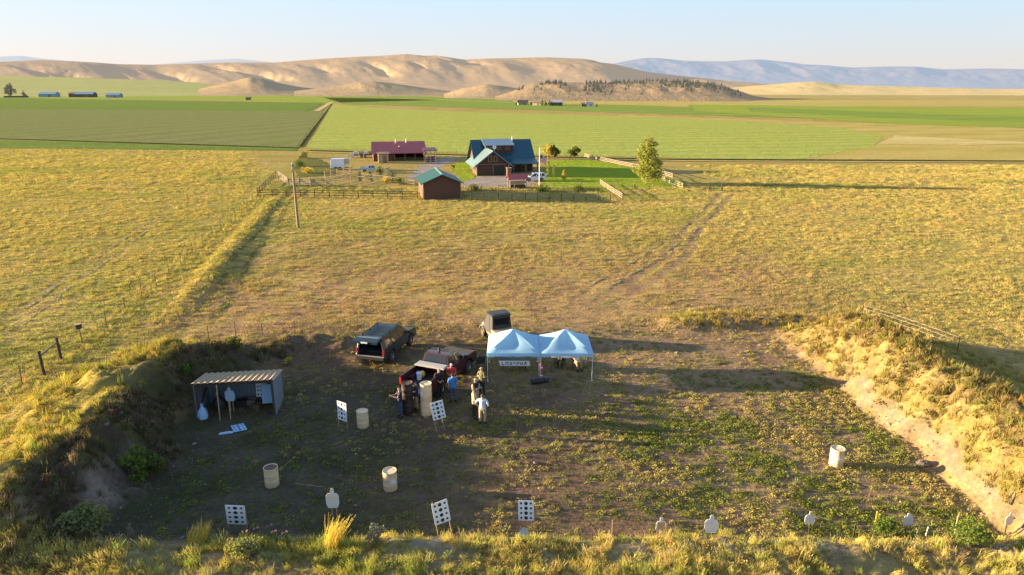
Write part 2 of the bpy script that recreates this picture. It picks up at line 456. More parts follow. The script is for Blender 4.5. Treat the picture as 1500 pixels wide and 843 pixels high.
so = bpy.data.objects.new('sun', sl); COL.objects.link(so)
so.rotation_euler = Vector((math.cos(SUN_EL)*math.cos(SUN_AZ), math.cos(SUN_EL)*math.sin(SUN_AZ), -math.sin(SUN_EL))).to_track_quat('-Z', 'Y').to_euler()
so.location = (-60, 30, 40)
cd = bpy.data.cameras.new('camera'); co = bpy.data.objects.new('camera', cd); COL.objects.link(co)
cd.lens = 24; cd.sensor_width = 36; cd.clip_end = 60000; cd.clip_start = .5
co.location = (0, 0, CH); co.rotation_euler = (math.pi/2-PITCH, 0, 0)
SC.camera = co
SC.view_settings.view_transform = 'Standard'; SC.view_settings.look = 'None'
SC.view_settings.exposure = 0; SC.view_settings.gamma = 1
SC.cycles.max_bounces = 5; SC.cycles.transparent_max_bounces = 12

#@@PART2
# ------------------------------------------------------------------ the ground sheet
def axis(lo, hi, step, far0, far1, g):
    a = list(np.arange(lo, hi+1e-6, step))
    s = step; v = lo; left = []
    while v > far0: s *= g; v -= s; left.append(v)
    s = step; v = a[-1]; right = []
    while v < far1: s *= g; v += s; right.append(v)
    return np.array(left[::-1]+a+right)
def zones(X, Y, Z):
    """base colour and vegetation share for every ground point"""
    n1 = fbm(X*.12, Y*.12, 101); n2 = fbm(X*.5, Y*.5, 103); n3 = fbm(X*1.6, Y*1.6, 107)
    def C3(c): return np.array(c)[None, :]
    def mixc(a, b, f): return a*(1-f[:, None])+b*f[:, None]
    col = mixc(C3((.46, .33, .125)), C3((.40, .31, .10)), sst(.35, .65, n1))
    col = mixc(col, C3((.28, .25, .065)), .7*sst(.56, .72, fbm(X*.07+9, Y*.2, 109)))
    veg = np.full(X.shape, .9)
    # trampled brownish pasture right behind the range
    b = (1-sst(58, 95, Y+14*(n1-.5)))*sst(-30, -24, X)*(1-sst(20, 34, X+10*(n1-.5)))
    col = mixc(col, C3((.37, .225, .13)), .85*b*sst(.25, .6, n2)); veg = veg-.4*b
    # range floor: dirt with weeds
    fl = sst(-18.2, -16.6, X)*(1-sst(18.3, 19.4, X))*sst(21, 22.2, Y)*(1-sst(44, 49, Y+5*(n2-.5)))
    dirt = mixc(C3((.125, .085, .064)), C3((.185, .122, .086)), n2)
    dirt = mixc(dirt, mixc(C3((.30, .195, .125)), C3((.36, .245, .155)), n2), .8*sst(0, 12, X-.3*(30-Y)+4*(n1-.5)))  # sunlit right part lightened in the dirt colour
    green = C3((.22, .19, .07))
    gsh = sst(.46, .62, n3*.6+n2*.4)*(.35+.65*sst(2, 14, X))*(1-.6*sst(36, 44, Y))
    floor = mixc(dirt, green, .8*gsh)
    dgr = mixc(C3((.075, .075, .055)), C3((.035, .048, .026)), sst(.35, .65, n2))     # left corner turf, berm shade darkened into its colour
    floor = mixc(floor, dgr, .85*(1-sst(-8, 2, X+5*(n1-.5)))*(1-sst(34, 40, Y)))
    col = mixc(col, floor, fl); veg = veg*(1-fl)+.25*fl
    # left berm
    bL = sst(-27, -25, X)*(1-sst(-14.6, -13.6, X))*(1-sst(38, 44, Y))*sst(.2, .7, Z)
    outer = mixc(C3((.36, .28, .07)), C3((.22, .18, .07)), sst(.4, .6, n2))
    inner = mixc(C3((.075, .055, .045)), C3((.07, .07, .03)), sst(.45, .6, n3))  # inner face soil and turf, its shade darkened in
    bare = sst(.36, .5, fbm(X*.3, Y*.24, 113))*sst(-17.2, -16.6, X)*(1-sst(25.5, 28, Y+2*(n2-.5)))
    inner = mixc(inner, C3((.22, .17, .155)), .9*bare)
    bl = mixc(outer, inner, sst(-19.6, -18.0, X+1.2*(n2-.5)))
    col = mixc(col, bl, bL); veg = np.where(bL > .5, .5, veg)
    # right berm: bare sand face low on the range side
    bR = sst(18.2, 18.8, X)*(1-sst(26.5, 29, X))*(1-sst(42, 48, Y))*sst(.15, .5, Z)
    top = mixc(C3((.28, .205, .085)), C3((.21, .17, .06)), sst(.4, .62, n2))
    top = mixc(top, C3((.27, .18, .10)), .4*sst(.5, .65, n3))
    sand = mixc(C3((.27, .215, .165)), C3((.215, .16, .115)), n3)
    fs = (1-sst(.75, 1.2, Z+1.0*(n2-.5)+.5*(n3-.5)))*(1-sst(20.4, 21.2, X))*(1-sst(34.5, 37.5, Y+2*(n2-.5)))
    br = mixc(top, sand, fs)
    col = mixc(col, br, bR); veg = np.where((bR > .5) & (fs > .4), 0.0, veg)
    # front berm
    bF = (1-sst(21.4, 22.4, Y+.8*(n2-.5)))
    fr = mixc(C3((.27, .20, .115)), C3((.25, .21, .09)), sst(.4, .6, n2))
    fr = mixc(fr, C3((.34, .27, .20)), .85*sst(.44, .58, n3)*sst(19.8, 20.6, Y))
    m = bF*sst(-30, -20, X)
    col = mixc(col, fr, m)
    # paler worn line where traffic crosses behind the tents
    d, p, s = seg_dist(X, Y, [(2, 44), (9, 54), (17, 68), (22, 82), (28, 95), (34.5, 110)])
    w = np.minimum(np.abs(d-.85), 3)
    tr = (1-sst(.2, .65, w+.5*(n3-.5)))*sst(42, 60, Y)
    col = mixc(col, C3((.33, .22, .14)), .85*tr); veg = veg*(1-.8*tr)
    return np.clip(col, .01, .9), np.clip(veg, 0, 1)
def build_ground():
    xs = axis(-45, 45, .27, -14000, 14000, 1.055); ys = axis(12, 76, .27, -60, 16000, 1.045)
    X, Y = np.meshgrid(xs, ys); sh = X.shape; X = X.ravel(); Y = Y.ravel()
    Z = terrain(X, Y)
    nx = sh[1]; i = np.arange((sh[0]-1)*(nx-1)); r = i//(nx-1); c = i % (nx-1); a = r*nx+c
    F = np.stack([a, a+1, a+nx+1, a+nx], 1)
    me = bpy.data.meshes.new('ground'); me.vertices.add(len(X)); me.vertices.foreach_set('co', np.stack([X, Y, Z], 1).ravel())
    me.loops.add(F.size); me.loops.foreach_set('vertex_index', F.ravel()); me.polygons.add(len(F))
    me.polygons.foreach_set('loop_start', np.arange(0, F.size, 4)); me.polygons.foreach_set('loop_total', np.full(len(F), 4))
    me.update(); me.validate()
    me.polygons.foreach_set('use_smooth', [True]*len(F))
    col, veg = zones(X, Y, Z)
    A = me.attributes.new('Col', 'FLOAT_COLOR', 'POINT'); A.data.foreach_set('color', np.concatenate([col, np.ones((len(X), 1))], 1).ravel().astype(np.float32))
    A = me.attributes.new('veg', 'FLOAT', 'POINT'); A.data.foreach_set('value', veg.astype(np.float32))
    me.materials.append(M['ground'])
    o = link('ground', me); tag(o, 'dry golden pasture and earth berms around the bare range floor', None, None, 'structure')
build_ground()

# ------------------------------------------------------------------ flat sheets: fields, lawn, tracks, drives
def sheet(name, pts, mat, z, inset=2.0, label=None, n=None):
    """polygon (world xy) with a feathered rim"""
    P = []
    m = len(pts)
    for i in range(m):
        a = Vector(pts[i]); b = Vector(pts[(i+1) % m]); L = (b-a).length; k = max(1, min(24, int(L/(n or 1e9))))
        for j in range(k): P.append(a+(b-a)*j/k)
    m = len(P); area = sum(P[i].x*P[(i+1) % m].y-P[(i+1) % m].x*P[i].y for i in range(m))
    if area < 0: P = P[::-1]
    inn = []
    for i in range(m):
        a, b, c = P[i-1], P[i], P[(i+1) % m]
        d1 = (b-a).normalized(); d2 = (c-b).normalized()
        n1 = Vector((-d1.y, d1.x)); n2 = Vector((-d2.y, d2.x)); q = n1+n2
        q = q/max(.35, q.dot(n1)) if q.length > 1e-6 else n1
        inn.append(b+q*inset)
    vs = [(p.x, p.y, z) for p in P]+[(p.x, p.y, z) for p in inn]
    fs = [(i, (i+1) % m, m+(i+1) % m, m+i) for i in range(m)]+[tuple(range(m, 2*m))]
    me = bpy.data.meshes.new(name); me.from_pydata(vs, [], fs)
    A = me.attributes.new('edge', 'FLOAT', 'POINT'); A.data.foreach_set('value', [0.0]*m+[1.0]*m)
    bm = bmesh.new(); bm.from_mesh(me); bmesh.ops.triangulate(bm, faces=[f for f in bm.faces if len(f.verts) > 4]); bm.normal_update()
    for f in bm.faces:
        if f.normal.z < 0: f.normal_flip()
    bm.to_mesh(me); bm.free()
    me.materials.append(mat)
    return tag(link(name, me), label, None, None, 'structure')
def strip(name, line, w, mat, z, label=None, soft=.35):
    """ribbon along a line of world points, soft at its sides"""
    pts = [Vector((p[0], p[1])) for p in line]
    vs = []; ed = []
    for i, p in enumerate(pts):
        d = (pts[min(i+1, len(pts)-1)]-pts[max(i-1, 0)]).normalized(); q = Vector((-d.y, d.x))
        for t, e in ((-1, 0), (-1+2*soft, 1), (1-2*soft, 1), (1, 0)):
            g = p+q*t*w/2; zz = (gz(g.x, g.y) if g.y < 112 else 0)+z
            vs.append((g.x, g.y, zz)); ed.append((1.5 if 'ditch' in name or name == 'field_track' else .52) if e else .12)
    fs = [(i*4+k, i*4+k+1, i*4+k+5, i*4+k+4) for i in range(len(pts)-1) for k in range(3)]
    me = bpy.data.meshes.new(name); me.from_pydata(vs, [], [f[::-1] for f in fs])
    A = me.attributes.new('edge', 'FLOAT', 'POINT'); A.data.foreach_set('value', ed)
    me.materials.append(mat)
    return tag(link(name, me), label, None, None, 'structure')
def fp(px, py): return at(px, py, 0, False).xy
def pxline(pts, per=6):
    out = []
    for (a, b) in zip(pts[:-1], pts[1:]):
        for k in range(per): out.append(fp(a[0]+(b[0]-a[0])*k/per, a[1]+(b[1]-a[1])*k/per))
    out.append(fp(*pts[-1])); return out

FM = dict(
 mauve=field_mat('mauve_alfalfa', (.22, .23, .085), (.25, .22, .115), (.16, .22, .05), (.012, .05), k=3.2, row=.35, rowrot=R(15), big=1, hcol=(.50, .54, .26)),
 alf=field_mat('green_alfalfa', (.15, .22, .05), (.19, .24, .06), (.12, .17, .045), (.01, .06), k=3.2, hcol=(.46, .55, .16)),
 cut=field_mat('mown_green_field', (.37, .39, .095), (.43, .43, .115), (.27, .34, .07), (.008, .09), k=3.4, row=.55, big=.7, hcol=(.62, .62, .25), rowrot=R(80)),
 bright=field_mat('bright_green_strip', (.20, .28, .06), (.26, .31, .075), None, (.006, .03), k=3.0, row=.15, rowrot=R(70), hcol=(.44, .53, .18)),
 lime=field_mat('lime_field', (.22, .31, .045), (.32, .34, .07), None, (.006, .05), k=3.2, hcol=(.58, .62, .2)),
 gold=field_mat('golden_stubble', (.50, .38, .13), (.42, .34, .10), None, (.006, .06), k=3.2, row=.25, hcol=(.86, .72, .36), rowrot=R(60)),
 pale=field_mat('pale_cut_hay', (.58, .46, .20), (.50, .40, .15), None, (.02, .09), k=3.2, hcol=(.92, .78, .45)),
 lawn=field_mat('mown_lawn', (.22, .31, .025), (.28, .35, .035), (.34, .33, .05), (.1, .3), k=3.0, hcol=(.4, .45, .1)),
 gravel=field_mat('gravel', (.34, .28, .24), (.40, .33, .28), (.27, .22, .18), (.2, .3), k=1.2, hcol=(.5, .45, .4)),
 dirt=field_mat('track_dirt', (.38, .27, .14), (.42, .31, .16), (.33, .26, .11), (.2, .3), k=1.6),
 ditch=field_mat('ditch_shade', (.035, .05, .018), (.055, .065, .025), None, (.1, .1), k=2.0, hz=.3),
 weeds=field_mat('rank_weeds', (.10, .12, .035), (.16, .15, .05), (.22, .18, .06), (.1, .2), k=3.0),
 yard=field_mat('dry_yard', (.40, .28, .10), (.34, .26, .09), (.26, .24, .06), (.06, .12), k=3.0))
ps = lambda *a: [fp(*p) for p in a]
sheet('alfalfa_field', ps((-420, 205), (0, 204), (440, 216), (484, 153), (0, 147), (-300, 146)), FM['mauve'], .05, 2, 'greyish mauve green alfalfa field left of the ranch')
sheet('alfalfa_edge', ps((-420, 162), (0, 160), (462, 164), (486, 151), (0, 143.5), (-300, 143)), FM['alf'], .09, 14, 'greener far edge of the alfalfa field')
sheet('weedy_margin', ps((-420, 213), (0, 218), (438, 222), (440, 217.5), (0, 205), (-420, 206)), FM['alf'], .07, 1.6, 'green weedy margin below the alfalfa field')
sheet('mown_field', ps((441, 218.5), (700, 226), (1000, 233), (1180, 235), (1290, 215), (1300, 200), (1240, 188), (1080, 178), (900, 170), (700, 165), (620, 162), (485, 154)), FM['cut'], .06, 3, 'streaky mown green field behind the ranch')
sheet('hay_field', ps((960, 233), (1700, 239), (1700, 198), (1420, 184), (1250, 180), (900, 168), (900, 200)), FM['gold'], .05, 4, 'golden hay field right of the mown circle')
sheet('cut_hay_patch', ps((1270, 212), (1420, 214), (1560, 211), (1400, 203), (1300, 198), (1290, 204)), FM['pale'], .10, 4, 'pale freshly cut hay patch')
sheet('green_strip', ps((495, 153), (700, 159.5), (900, 166), (1100, 172.5), (1250, 176), (1130, 163), (950, 155), (780, 152), (640, 146), (470, 143)), FM['bright'], .10, 14, 'bright green irrigated strip across the valley')
sheet('lime_field', ps((1000, 163), (1300, 183), (1760, 196), (1760, 160), (1300, 157), (1000, 153)), FM['lime'], .12, 14, 'yellow green irrigated field on the right')
sheet('green_band', ps((1090, 164), (1350, 176), (1760, 186), (1760, 177), (1350, 167), (1090, 157)), FM['bright'], .16, 10, 'darker green band in the right hand field')
sheet('gold_plain', ps((380, 141.5), (700, 150), (1000, 157), (1760, 157), (1760, 147), (1100, 147), (800, 141), (430, 137)), FM['gold'], .08, 25, 'golden plain below the hills')
sheet('green_belt', ps((330, 139.5), (520, 143), (640, 146), (760, 151), (760, 147), (640, 142), (500, 138.5), (300, 136.3)), FM['bright'], .14, 20, 'far green belt below the hills')
sheet('far_lime', ps((-300, 143.5), (0, 143.8), (330, 147), (470, 151.5), (650, 147), (430, 139), (150, 138), (-300, 138)), FM['lime'], .10, 20, 'far yellow green field on the left')
# long ditch, shade painted as a dark strip, and its pale bank, across the valley floor
strip('ditch', pxline([(-420, 201), (0, 204), (440, 217.3)]), 2.6, FM['ditch'], .12, 'dark irrigation ditch along the alfalfa field')
strip('ditch', pxline([(452, 221), (700, 228.5), (1000, 234.3), (1500, 236.6), (1750, 237.4)]), 2.2, FM['ditch'], .12, 'dark irrigation ditch behind the ranch')
strip('ditch_bank', pxline([(452, 223.5), (700, 231), (1000, 236.6), (1500, 238.9), (1750, 239.6)]), 1.7, FM['pale'], .14, 'pale mown bank along the ditch')
strip('ditch', pxline([(440, 216), (486, 153)]), 1.3, FM['ditch'], .14, 'dark weedy line between the two green fields')
strip('field_track', pxline([(464, 163), (486, 150)]), 6, FM['pale'], .18, 'pale windrows at the far field corner')
# ranch yard
sheet('yard', ps((440, 226), (700, 232), (870, 236), (985, 262), (985, 280), (890, 292), (690, 296), (400, 292), (430, 250)), FM['yard'], .03, 3, 'dry yard around the ranch buildings')
sheet('lawn', ps((796, 285), (900, 280), (1000, 277), (1010, 268), (985, 262), (900, 240), (862, 233), (800, 236), (790, 262)), FM['lawn'], .06, .9, 'bright green watered lawn beside the house', 4)
sheet('lawn', ps((676, 268), (700, 262), (694, 236), (672, 238), (655, 246)), FM['lawn'], .06, .9, 'bright green patch of lawn left of the house', 4)
sheet('gravel_drive', ps((590, 262), (640, 272), (690, 275), (770, 274), (796, 266), (760, 257), (700, 259), (655, 256), (645, 247), (680, 232), (645, 232), (612, 243)), FM['gravel'], .045, 1.2, 'pale gravel drive between barn and house', 4)
sheet('weed_patch', ps((440, 270), (520, 272), (600, 276), (618, 288), (520, 283), (400, 284), (405, 274)), FM['weeds'], .05, 1.6, 'rank weeds behind the rail fence', 3)
sheet('weed_patch', ps((435, 228), (470, 232), (500, 246), (500, 258), (430, 262), (422, 244)), FM['weeds'], .055, 2, 'rank weeds inside the corral', 3)
sheet('weed_patch', ps((690, 280), (820, 283), (880, 281), (880, 277), (780, 276), (690, 275)), FM['weeds'], .07, .8, 'green weeds along the drive', 3)
for k, off in enumerate((-.85, .85)):
    L = pxline([(984, 262), (1012, 270), (1036, 283), (1042, 296), (1034, 312), (1008, 336), (975, 360), (940, 384), (890, 412), (845, 440)], 5)
    q = []
    for i, p in enumerate(L):
        d = (L[min(i+1, len(L)-1)]-L[max(i-1, 0)]).normalized(); q.append(p+Vector((-d.y, d.x))*off)
    strip('track_rut', q, 1.05, FM['dirt'], .05, 'bare wheel rut of the track curving to the ranch gate')
for k, off in enumerate((-.8, .8)):
    L = [Vector(p) for p in BANK]; q = []
    for i in range(3):
        for j in range(10):
            p = L[i].lerp(L[i+1], j/10); d = (L[i+1]-L[i]).normalized(); q.append(p+Vector((-d.y, d.x))*(off-2.2+.35*math.sin(p.y*.21)))
    strip('track_rut', q, .9, FM['weeds'], .05, 'bare wheel rut beside the left pasture fence')
for k, L in enumerate(([(15, 470), (90, 412), (160, 365), (250, 303)], [(28, 478), (105, 418), (172, 371), (258, 306)])):
    strip('track_rut', [at(a, b, 0).xy for a, b in [tuple(p) for p in np.concatenate([np.linspace(L[i], L[i+1], 9)[:-1] for i in range(3)])]], .8, FM['dirt'], .05, 'old grassy wheel rut across the left pasture')

# ------------------------------------------------------------------ hills (terrain)
def hill(name, pts, r0, r1, mat, amp=.25, fpx=.03, fr=3, seed=0, S=1.4, base=-3, step=2.0, label=None, back=1.7, nu=64, bowls=()):
    pxs = np.arange(pts[0][0], pts[-1][0]+step, step); rows = np.interp(pxs, [p[0] for p in pts], [p[1] for p in pts])
    ker = np.array([1, 2, 3, 2, 1])/9.; rows = np.convolve(np.pad(rows, 2, 'edge'), ker, 'valid')
    us = np.concatenate([np.linspace(0, 1, nu), np.linspace(1, back, 14)[1:]])
    d = (pxs-750)/1000.
    V = np.zeros((len(us), len(pxs), 3))
    for j, u in enumerate(us):
        r = r0+(r1-r0)*u
        v = (rows-421.5)/1000.; dy = cP-v*sP; dz = -sP-v*cP; hl = np.hypot(d, dy)
        zr = CH+r1*dz/hl
        if u <= 1: e = u**S*(1+S*.35*(1-u)*u)
        else: e = 1-sst(1, back, np.array(u))*1.0
        g = fbm(pxs*fpx+.9*u*fr*.35, np.full_like(pxs, u*fr*.55), seed, 5)
        rid = 1-2*np.abs(fbm(pxs*fpx*.6+u*.8, np.full_like(pxs, u*fr*.3), seed+9, 4)-.5)
        w = np.clip(4*u*(1-u)*.9+.06, 0, 1) if u <= 1 else .06
        z = np.maximum(zr-base, 0)*e*(1+amp*w*((g-.5)*2+1.3*(rid-.8)))+base
        for bx, bu, bw, bh, dep in bowls:
            z -= dep*np.exp(-((pxs-bx+bw*1.1*(u-bu)/bh+bw*1.2*(fbm(pxs*.05, np.full_like(pxs, u*9), seed+3, 3)-.5))/(bw*.8))**2-((u-bu)/bh)**2)
        if u == 0: z = np.full_like(pxs, base)
        V[j, :, 0] = d/hl*r; V[j, :, 1] = dy/hl*r; V[j, :, 2] = z
    nx = len(pxs); ny = len(us); i = np.arange((ny-1)*(nx-1)); a = (i//(nx-1))*nx+i % (nx-1)
    F = np.stack([a, a+1, a+nx+1, a+nx], 1)
    me = bpy.data.meshes.new(name); me.from_pydata(V.reshape(-1, 3).tolist(), [], F.tolist()); me.materials.append(mat)
    me.polygons.foreach_set('use_smooth', [True]*len(F))
    o = link(name, me); tag(o, label, None, None, 'structure')
    def height(px, u):
        jx = (px-pxs[0])/step; ju = min(u, 1)*(nu-1)
        j0 = int(ju); i0 = int(jx); return Vector(V[min(j0, ny-1), min(max(i0, 0), nx-1)])
    return height
HM = dict(
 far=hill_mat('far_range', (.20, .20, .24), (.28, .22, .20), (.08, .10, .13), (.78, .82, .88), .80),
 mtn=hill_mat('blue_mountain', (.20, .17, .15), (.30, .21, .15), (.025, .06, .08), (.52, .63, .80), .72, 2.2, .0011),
 main=hill_mat('tan_grass_hill', (.56, .38, .20), (.46, .32, .17), (.30, .22, .13), (.57, .47, .39), .48, 2.4, .003),
 low=hill_mat('tan_low_hill', (.48, .33, .17), (.38, .28, .15), (.24, .18, .10), (.40, .38, .34), .26, 2.4, .006),
 tree=hill_mat('rocky_hill', (.36, .25, .14), (.26, .20, .12), (.10, .09, .07), (.52, .40, .28), .26, 2.4, .02),
 bench=hill_mat('bench_fields', (.40, .36, .11), (.26, .30, .07), (.46, .36, .14), (.66, .62, .34), .42, 2.6, .0016),
 gold=hill_mat('golden_rise', (.62, .46, .20), (.54, .42, .17), (.44, .36, .16), (.84, .66, .40), .42, 2.6, .004))
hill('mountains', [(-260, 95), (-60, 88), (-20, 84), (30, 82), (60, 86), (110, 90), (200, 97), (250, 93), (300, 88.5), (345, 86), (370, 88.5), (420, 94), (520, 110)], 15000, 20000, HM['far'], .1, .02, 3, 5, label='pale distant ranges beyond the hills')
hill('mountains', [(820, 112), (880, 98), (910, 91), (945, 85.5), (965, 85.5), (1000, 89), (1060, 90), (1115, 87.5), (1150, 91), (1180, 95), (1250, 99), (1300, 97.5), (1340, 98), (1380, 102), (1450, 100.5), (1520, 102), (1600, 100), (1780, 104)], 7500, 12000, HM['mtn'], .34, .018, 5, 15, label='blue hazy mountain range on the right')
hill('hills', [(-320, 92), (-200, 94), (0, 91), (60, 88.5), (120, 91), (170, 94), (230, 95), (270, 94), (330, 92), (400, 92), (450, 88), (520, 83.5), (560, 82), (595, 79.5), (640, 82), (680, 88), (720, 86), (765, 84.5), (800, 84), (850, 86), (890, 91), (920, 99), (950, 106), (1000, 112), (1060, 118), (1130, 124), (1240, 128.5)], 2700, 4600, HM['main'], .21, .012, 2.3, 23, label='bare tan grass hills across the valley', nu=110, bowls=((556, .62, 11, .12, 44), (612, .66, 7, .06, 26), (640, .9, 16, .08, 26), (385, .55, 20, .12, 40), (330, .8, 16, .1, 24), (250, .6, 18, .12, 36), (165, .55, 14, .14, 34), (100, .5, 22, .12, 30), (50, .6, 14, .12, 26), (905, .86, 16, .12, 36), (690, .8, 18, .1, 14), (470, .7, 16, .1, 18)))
hill('hills', [(290, 131), (330, 122), (365, 113.5), (385, 116), (410, 122), (440, 128), (480, 132)], 1700, 2300, HM['low'], .08, .03, 2, 33, base=-2, label='low rounded hill in front of the tan hills, left one')
hill('hills', [(430, 134), (490, 127), (530, 120), (550, 119.5), (580, 123), (620, 129), (660, 133.5)], 1500, 1900, HM['low'], .08, .03, 2, 37, base=-2, label='low rounded hill in front of the tan hills, middle one')
hill('hills', [(650, 138), (680, 129), (712, 123.5), (735, 126), (765, 131), (790, 135), (830, 138)], 1150, 1500, HM['low'], .08, .03, 2, 39, base=-2, label='low rounded hill in front of the tan hills, right one')
hill('valley_slope', [(-320, 109), (0, 111.5), (120, 114), (250, 119), (340, 124), (420, 129), (520, 133)], 1750, 3600, HM['bench'], .05, .01, 2, 43, 1.2, base=-.5, label='golden bench land rising to the hills on the left')
treehill = hill('hills', [(725, 142), (750, 134), (780, 123), (810, 121), (850, 121), (900, 121.5), (950, 119), (985, 118.5), (1030, 121), (1060, 126), (1085, 134), (1105, 141), (1150, 147)], 960, 1250, HM['tree'], .2, .03, 3, 47, .9, base=-1.5, label='low rocky hill dotted with dark trees')
hill('hills', [(1020, 133), (1080, 128), (1130, 124), (1170, 120.5), (1195, 120), (1230, 124), (1280, 126), (1350, 128), (1450, 130.5), (1600, 131), (1780, 131)], 1900, 2900, HM['gold'], .22, .02, 4, 53, label='golden rolling rise below the blue mountains')
# ------------------------------------------------------------------ plant building
def blade_cluster(n, rad, h, w, lean=.5, seg=2, seed=0, head=False, wind=(.0, .0), droop=0):
    r = np.random.default_rng(seed); V = []; F = []; T = []
    for i in range(n):
        a = r.uniform(0, 2*math.pi); q = rad*math.sqrt(r.uniform(0, 1)); bx, by = q*math.cos(a), q*math.sin(a)
        d = r.uniform(0, 2*math.pi); L = h*r.uniform(.55, 1.15); le = lean*r.uniform(.2, 1.0)
        ux, uy = math.cos(d)*le+wind[0]*r.uniform(.5, 1.2), math.sin(d)*le+wind[1]*r.uniform(.5, 1.2); fx, fy = -math.sin(d), math.cos(d)
        f = r.uniform(0, math.pi); fx, fy = math.cos(f), math.sin(f)
        o = len(V)
        for k in range(seg+1):
            t = k/seg; ww = w*(1-t*.85)*(1.9 if head and k == seg-1 else 1)
            if head and k == seg: ww = w*.4
            x = bx+ux*L*t**1.6; y = by+uy*L*t**1.6; z = L*(t-droop*t*t*.5)-.02
            V += [(x-fx*ww/2, y-fy*ww/2, z), (x+fx*ww/2, y+fy*ww/2, z)]; T += [t, t]
        for k in range(seg): F.append((o+2*k, o+2*k+1, o+2*k+3, o+2*k+2))
    return V, F, T
def leafy_cluster(n, rad, h, size, seed=0):
    r = np.random.default_rng(seed); V = []; F = []; T = []
    for i in range(n):
        a = r.uniform(0, 2*math.pi); q = rad*math.sqrt(r.uniform(0, 1)); z = h*r.uniform(.05, 1)*(1-.5*q/rad)
        c = np.array([q*math.cos(a), q*math.sin(a), z]); s = size*r.uniform(.6, 1.3)
        u = r.normal(size=3); u[2] = abs(u[2])*.6; u /= np.linalg.norm(u); w = np.cross(u, r.normal(size=3)); w /= np.linalg.norm(w)
        o = len(V); V += [tuple(c-u*s*.5), tuple(c+w*s*.28), tuple(c+u*s*.5), tuple(c-w*s*.28)]; F.append((o, o+1, o+2, o+3)); T += [z/h]*4
    return V, F, T
def scatter(name, label, cat, protos, mats, P, scl, colr, tilt=.15):
    """one mesh holding the seed points and the tuft shapes; geometry nodes set a tuft on each point"""
    N = len(P); V = []; F = []; T = []; PID = []; MI = []
    for k, (v, f, t) in enumerate(protos):
        o = len(V); V += v; F += [tuple(i+o for i in q) for q in f]; T += t; PID += [k+1]*len(v); MI += [k % len(mats)]*len(f)
    nv = len(V)
    me = bpy.data.meshes.new(name)
    me.from_pydata(V+[tuple(p) for p in P], [], F)
    for m in mats: me.materials.append(m)
    me.polygons.foreach_set('material_index', MI)
    def A(nm, typ, key, arr):
        a = me.attributes.new(nm, typ, 'POINT'); a.data.foreach_set(key, np.asarray(arr, np.float32 if typ != 'INT' else np.int32).ravel())
    A('pid', 'INT', 'value', PID+[0]*N); A('tip', 'FLOAT', 'value', T+[0.0]*N)
    A('scl', 'FLOAT', 'value', np.concatenate([np.ones(nv), scl]))
    rot = np.zeros((nv+N, 3)); rot[nv:, 2] = rng.uniform(0, 6.28, N); rot[nv:, 0] = rng.normal(0, tilt, N); rot[nv:, 1] = rng.normal(0, tilt, N)
    A('rot', 'FLOAT_VECTOR', 'vector', rot)
    A('pick', 'INT', 'value', [0]*nv+list(rng.integers(0, len(protos), N)))
    A('tcol', 'FLOAT_COLOR', 'color', np.concatenate([np.ones((nv, 4)), np.concatenate([colr, np.ones((N, 1))], 1)]))
    o = link(name, me); tag(o, label, cat, None, 'stuff')
    ng = bpy.data.node_groups.new(name+'_growth', 'GeometryNodeTree')
    ng.interface.new_socket('Geometry', in_out='INPUT', socket_type='NodeSocketGeometry'); ng.interface.new_socket('Geometry', in_out='OUTPUT', socket_type='NodeSocketGeometry')
    nd = ng.nodes.new; L = ng.links.new
    gi = nd('NodeGroupInput'); go = nd('NodeGroupOutput')
    def na(nm, typ):
        a = nd('GeometryNodeInputNamedAttribute'); a.data_type = typ; a.inputs['Name'].default_value = nm; return [x for x in a.outputs if x.enabled and x.name == 'Attribute'][0]
    def sep(geo, k):
        s = nd('GeometryNodeSeparateGeometry'); s.domain = 'POINT'; c = nd('FunctionNodeCompare'); c.data_type = 'INT'; c.operation = 'EQUAL'
        ia = [x for x in c.inputs if x.type == 'INT']; L(na('pid', 'INT'), ia[0]); ia[1].default_value = k
        L(geo, s.inputs['Geometry']); L(c.outputs[0], s.inputs['Selection']); return s.outputs['Selection']
    g2i = nd('GeometryNodeGeometryToInstance')
    for k in reversed(range(len(protos))): L(sep(gi.outputs[0], k+1), g2i.inputs[0])
    m2p = nd('GeometryNodeMeshToPoints'); L(sep(gi.outputs[0], 0), m2p.inputs['Mesh'])
    iop = nd('GeometryNodeInstanceOnPoints'); L(m2p.outputs[0], iop.inputs['Points']); L(g2i.outputs[0], iop.inputs['Instance'])
    iop.inputs['Pick Instance'].default_value = True; L(na('pick', 'INT'), iop.inputs['Instance Index'])
    L(na('rot', 'FLOAT_VECTOR'), iop.inputs['Rotation']); L(na('scl', 'FLOAT'), iop.inputs['Scale'])
    L(iop.outputs[0], go.inputs[0])
    md = o.modifiers.new('growth', 'NODES'); md.node_group = ng
    return o
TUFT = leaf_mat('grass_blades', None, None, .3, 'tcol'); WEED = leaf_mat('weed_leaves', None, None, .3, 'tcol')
def pick_cols(n, cols, w=None, jit=.18):
    cols = np.array(cols); c = cols[rng.choice(len(cols), n, p=w)]
    return np.clip(c*(1+rng.normal(0, jit, (n, 1)))*(1+rng.normal(0, .06, (n, 3))), .01, .95)
def pts_in(n, x0, x1, y0, y1, keep=None):
    x = rng.uniform(x0, x1, n); y = rng.uniform(y0, y1, n)
    if keep is not None:
        k = rng.uniform(0, 1, n) < keep(x, y); x, y = x[k], y[k]
    return x, y, terrain(x, y)
GOLD = [(.68, .51, .17), (.61, .48, .16), (.56, .45, .16), (.51, .45, .13), (.59, .44, .19), (.47, .35, .17)]
GREEN = [(.24, .27, .06), (.28, .29, .07), (.34, .32, .08), (.18, .22, .05)]
